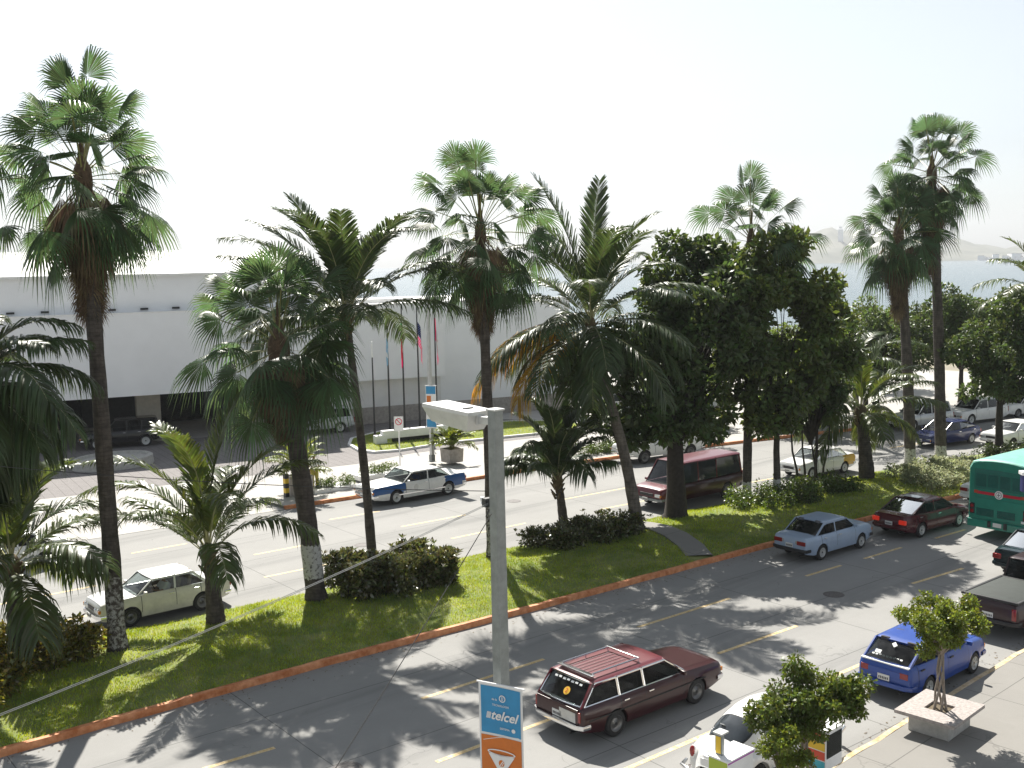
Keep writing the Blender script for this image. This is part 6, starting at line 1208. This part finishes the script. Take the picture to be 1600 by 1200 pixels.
# ---------------------------------------------------------------- green bus
def bus():
    L, W, H = 11.2, 2.5, 3.12; t = empty('city_bus', (41.3 + 5.6, 17.5 - .45, .004), radians(-4.5), 'green city bus seen from behind with a dark red stripe and white emblem', 'bus')
    def sec(y0, dz=0):  # roof line across
        u = y0 / (W / 2); return H - .16 * abs(u) ** 2.4 - .20 * max(0, (abs(u) - .86) / .14) ** 2
    ys = np.linspace(-1, 1, 21) * W / 2; mb = MB(); X0, X1 = -L / 2, L / 2; prof = [(-W / 2, .38), (-W / 2 - .01, 1.0), (-W / 2, 2.0), (-W / 2, 2.6)] + [(y, sec(y)) for y in ys] + [(W / 2, 2.6), (W / 2, 2.0), (W / 2 + .01, 1.0), (W / 2, .38)]
    n_ = len(prof); xs = [X0, X0 + .03, X0 + .10, X0 + .3, 0, X1 - .3, X1 - .1, X1]; ins = [.07, .03, .006, 0, 0, 0, .01, .08]
    V = [(x, y * (1 - q / (W / 2)), z - (q if z > 2 else 0) + (q * .5 if z < .5 else 0)) for x, q in zip(xs, ins) for y, z in prof]
    Fc = [(i * n_ + k, i * n_ + k + 1, (i + 1) * n_ + k + 1, (i + 1) * n_ + k) for i in range(len(xs) - 1) for k in range(n_ - 1)] + [(i * n_ + n_ - 1, i * n_, (i + 1) * n_, (i + 1) * n_ + n_ - 1) for i in range(len(xs) - 1)] + [tuple(range(n_)), tuple(range((len(xs) - 1) * n_, len(xs) * n_))[::-1]]
    idx = [1 if (k % (n_ - 1) if i < (len(xs) - 1) * (n_ - 1) else 0) in range(4, 24) and i < (len(xs) - 1) * (n_ - 1) else 0 for i, k in enumerate([k for i in range(len(xs) - 1) for k in range(n_ - 1)] + [0] * (len(xs) + 1))]
    mesh_obj('body', V, Fc, ['paint_bus', 'paint_bus_top'], t, idx, 35)
    x = X0 - .012
    def pn(nm, y, z, w_, h_, m, th=.02, bev=.006, dx=0, rx=0): mb = MB(); mb.box((x - dx, y, z), (th, w_, h_), bev=bev, rx=rx); return mb.build(nm, m, t, None)
    pn('rear_panel', 0, 2.32, 2.0, .78, 'paint_bus_dark'); 
    for y in (-.72, -.24, .24, .72): pn('rear_window', y - .0, 2.28, .40, .5, 'paint_bus_dark2', dx=.012)
    pn('engine_hatch', 0, 1.18, 2.05, .78, 'paint_bus'); pn('stripe', -.0, 1.78, 1.75, .11, 'cloth_red', dx=.004)
    for s_ in (1, -1): pn('stripe_end', s_ * .92, 1.80, .16, .12, 'box_red2', dx=.006)
    mb = MB(); mb.lathe([(0, x - .03), (.16, x - .03), (.165, x + .01)], (0, 0, 1.78), axis='X', n=28); o = mb.build('emblem', 'bright_white', t, None); o.location = (0, 0, 0)
    mb = MB(); mb.lathe([(.10, x - .034), (.125, x - .034)], (0, 0, 1.78), axis='X', n=24); mb.box((x - .034, 0, 1.78), (.004, .03, .16)); mb.box((x - .034, 0, 1.78), (.004, .14, .03)); mb.build('emblem_mark', 'metal_grey', o, None)
    for y in (-.42, .42):
        mb = MB(); mb.box((x, y * 1.0 + .12, 1.02), (.03, .7, .3))
        g_ = mb.build('vent', 'paint_bus_dark2', t, None); mb = MB()
        for k in range(6): mb.box((x - .02, y + .12, .90 + .048 * k), (.02, .68, .014), ry=.5)
        mb.build('slats', 'paint_bus_dark', g_, None)
    for s_ in (1, -1):
        mb = MB(); mb.box((x - .005, s_ * 1.06, 1.12), (.05, .2, .42), bev=.012); mb.build('lamp_cluster', 'black_plastic', t, None)
        mb = MB(); mb.lathe([(0, x - .05), (.07, x - .045), (.075, x)], (0, s_ * 1.06, 1.02), axis='X', n=14); mb.lathe([(0, x - .05), (.07, x - .045), (.075, x)], (0, s_ * 1.06, 1.22), axis='X', n=14); mb.build('tail_light', 'red_lens', t, 40)
    mb = MB(); mb.box((X0 - .03, 0, .56), (.12, 2.46, .30), bev=.03); mb.build('bumper', 'paint_bus', t, None)
    for y in (.32, -.32): pn('bumper_guard', y, .60, .12, .24, 'black_plastic', .05, dx=.09)
    pn('number_plate', 0, .60, .34, .16, 'plate_white', dx=.085); pn('fleet_number', -1.0, .86, .22, .1, 'sticker_white', dx=.004)
    for y in (-1.0, -.5, -.25, .25, .5, 1.0): mb = MB(); mb.box((X0 + .05, y, sec(y) - .075), (.06, .09, .045), bev=.01); mb.build('marker_light', 'amber_lens' if abs(y) > .9 else 'black_plastic', t, None)
    for s_ in (1, -1):
        for k in range(6): mb = MB(); mb.box((-4.4 + 1.6 * k, s_ * (W / 2 + .004), 2.0), (1.4, .02, .85), bev=.01); mb.build('window', 'glass_opaque', t, None)
        for xx in (-3.1, 3.3): wheel(t, xx, s_ * 1.1, .48, .28, s_)
        mb = MB(); mb.box((0, s_ * (W / 2 + .012), 1.45), (10.4, .01, .12)); mb.build('side_stripe', 'cloth_red', t, None)
    for xx in (-2.5, 1.5): mb = MB(); mb.box((xx, 0, H + .03), (.7, .8, .12), bev=.03); mb.build('roof_hatch', 'paint_bus_top', t, None)
mat('paint_bus_dark2', (.006, .10, .08), .3, var=.15, coat=.4); mat('box_red2', (.5, .06, .03), .5)
bus()
# ---------------------------------------------------------------- the man by the plaza planter
def person(x, y, z, rz, label):
    t = bpy.data.objects.new('person', None); COL.objects.link(t); t.location = (x, y, z); t.rotation_euler = (0, 0, rz); tag(t, label, 'person')
    J = {'pel': ((0, 0, .95), .14), 'wa': ((0, 0, 1.12), .125), 'ch': ((0, .01, 1.32), .15), 'ne': ((0, 0, 1.50), .055), 'hd': ((0, .01, 1.60), .088), 'ht': ((0, .0, 1.72), .075)}
    Ed = [('pel', 'wa'), ('wa', 'ch'), ('ch', 'ne'), ('ne', 'hd'), ('hd', 'ht')]
    for s_ in (1, -1):
        q = str(s_); J.update({'hip' + q: ((.1 * s_, 0, .88), .1), 'kn' + q: ((.11 * s_, .02, .49), .062), 'an' + q: ((.11 * s_, -.02, .09), .042), 'to' + q: ((.13 * s_, .15, .035), .035), 'sh' + q: ((.18 * s_, 0, 1.42), .06), 'el' + q: ((.24 * s_, -.02, 1.13), .045), 'wr' + q: ((.25 * s_, .10, .92), .028), 'pa' + q: ((.25 * s_, .14, .85), .032)})
        Ed += [('pel', 'hip' + q), ('hip' + q, 'kn' + q), ('kn' + q, 'an' + q), ('an' + q, 'to' + q), ('ch', 'sh' + q), ('sh' + q, 'el' + q), ('el' + q, 'wr' + q), ('wr' + q, 'pa' + q)]
        for k in range(4): J['f%d%s' % (k, q)] = (((.25 + (k - 1.5) * .018) * s_, .165 + .004 * (k % 2), .775 + .006 * abs(k - 1.5)), .009); Ed.append(('pa' + q, 'f%d%s' % (k, q)))
        J['th' + q] = ((.215 * s_, .16, .83), .010); Ed.append(('pa' + q, 'th' + q))
    ks = list(J); me = bpy.data.meshes.new('body'); me.from_pydata([J[k][0] for k in ks], [(ks.index(a), ks.index(b)) for a, b in Ed], []); o = bpy.data.objects.new('body', me); COL.objects.link(o); o.parent = t; me.materials.append(MATS['skin'])
    sk = o.modifiers.new('skin', 'SKIN'); 
    for k, sv in zip(ks, me.skin_vertices[0].data): sv.radius = (J[k][1], J[k][1]); sv.use_root = k == 'pel'
    sb = o.modifiers.new('sub', 'SUBSURF'); sb.levels = sb.render_levels = 1
    mb = MB(); mb.lathe([(.17, .93), (.165, 1.1), (.19, 1.3), (.2, 1.42), (.12, 1.50), (.06, 1.52)], n=18); 
    for s_ in (1, -1): mb.tube([(.17 * s_, 0, 1.44), (.21 * s_, -.01, 1.3), (.235 * s_, -.02, 1.17)], [.08, .07, .065], 10)
    sh = mb.build('shirt', 'bright_white', t, 60); sh.scale = (1, .72, 1)
    mb = MB()
    for s_ in (1, -1): mb.tube([(.09 * s_, 0, .98), (.1 * s_, 0, .8), (.11 * s_, .02, .5), (.11 * s_, -.01, .1)], [.13, .11, .085, .07], 12)
    mb.build('trousers', 'cloth_yellow', t, 60)
    mb = MB(); mb.ball((0, -.012, 1.67), (.093, .105, .095), 9); mb.build('hair', 'hair', t, 60)
    mb = MB()
    for s_ in (1, -1): mb.ball((.035 * s_, .09, 1.63), (.014, .01, .01), 6); mb.ball((.09 * s_, 0, 1.61), (.012, .02, .03), 6)
    mb.ball((0, .105, 1.60), (.014, .02, .022), 6); mb.ball((0, .09, 1.56), (.026, .01, .007), 6); mb.build('face', 'skin', t, 60)
    for s_ in (1, -1): mb = MB(); mb.box((.12 * s_, .06, .035), (.09, .26, .08), bev=.03); mb.build('shoe', 'black_plastic', t, 40)
person(28.35, 45.55, .155, radians(160), 'person in a white shirt and yellow trousers behind the thick palm trunk')
def driver(x, y, z, hd, label, shirt):
    """seated, both hands on the wheel; origin at the seat"""
    t = empty('person', (x, y, z), radians(hd), label, 'person', 'drivers at the wheel')
    J = {'pel': ((0, 0, .10), .14), 'wa': ((-.04, 0, .26), .13), 'ch': ((-.07, 0, .44), .15), 'ne': ((-.06, 0, .60), .055), 'hd': ((-.03, 0, .70), .088), 'ht': ((-.04, 0, .81), .075)}
    Ed = [('pel', 'wa'), ('wa', 'ch'), ('ch', 'ne'), ('ne', 'hd'), ('hd', 'ht')]
    for s_ in (1, -1):
        q = str(s_); J.update({'hip' + q: ((.08, .1 * s_, .10), .1), 'kn' + q: ((.46, .12 * s_, .16), .065), 'an' + q: ((.62, .11 * s_, -.14), .042), 'sh' + q: ((-.06, .18 * s_, .54), .06), 'el' + q: ((.12, .23 * s_, .33), .045), 'wr' + q: ((.34, .17 * s_, .40), .028), 'pa' + q: ((.40, .16 * s_, .42), .032)})
        Ed += [('pel', 'hip' + q), ('hip' + q, 'kn' + q), ('kn' + q, 'an' + q), ('ch', 'sh' + q), ('sh' + q, 'el' + q), ('el' + q, 'wr' + q), ('wr' + q, 'pa' + q)]
        for k in range(4): J['f%d%s' % (k, q)] = ((.445 + .004 * (k % 2), (.16 + (k - 1.5) * .016) * s_, .45 - .006 * k), .009); Ed.append(('pa' + q, 'f%d%s' % (k, q)))
        J['th' + q] = ((.42, .125 * s_, .455), .010); Ed.append(('pa' + q, 'th' + q))
    ks = list(J); me = bpy.data.meshes.new('body'); me.from_pydata([J[k][0] for k in ks], [(ks.index(a), ks.index(b)) for a, b in Ed], []); o = bpy.data.objects.new('body', me); COL.objects.link(o); o.parent = t; me.materials.append(MATS['skin'])
    o.modifiers.new('skin', 'SKIN')
    for k, sv in zip(ks, me.skin_vertices[0].data): sv.radius = (J[k][1], J[k][1]); sv.use_root = k == 'pel'
    sb = o.modifiers.new('sub', 'SUBSURF'); sb.levels = sb.render_levels = 1
    mb = MB(); mb.tube([(0, 0, .08), (-.04, 0, .26), (-.07, 0, .46), (-.06, 0, .58)], [.17, .165, .19, .08], 14)
    for s_ in (1, -1): mb.tube([(-.06, .15 * s_, .54), (0, .21 * s_, .46), (.08, .23 * s_, .37)], [.08, .07, .06], 10)
    mb.build('shirt', shirt, t, 60); mb = MB(); mb.ball((-.055, 0, .76), (.10, .092, .09), 9); mb.build('hair', 'hair', t, 60)
driver(14.5 - .02, 32.95 - .36, .55, 177, 'driver in a pale shirt inside the old cream saloon', 'cloth_white')
driver(30.85, 40.95 - .36, .58, 175.5, 'driver in a dark blue shirt inside the white and blue taxi', 'cloth_blue')
driver(48.35, 29.75 - .36, .55, 171, 'driver in a red shirt inside the white and yellow taxi', 'cloth_red')
# ---------------------------------------------------------------- sea air
hz = MB(); hz.box((2100, 1500, 68), (4700, 4400, 150)); o = hz.build('haze', 'concrete', None, None); tag(o, kind='stuff')
m = bpy.data.materials.new('haze_air'); m.use_nodes = True; n = m.node_tree.nodes; n.remove(n['Principled BSDF']); v = n.new('ShaderNodeVolumePrincipled'); v.inputs['Color'].default_value = (.93, .96, 1, 1); v.inputs['Density'].default_value = .0002; v.inputs['Anisotropy'].default_value = .0
m.node_tree.links.new(v.outputs[0], n['Material Output'].inputs['Volume']); o.data.materials.clear(); o.data.materials.append(m)
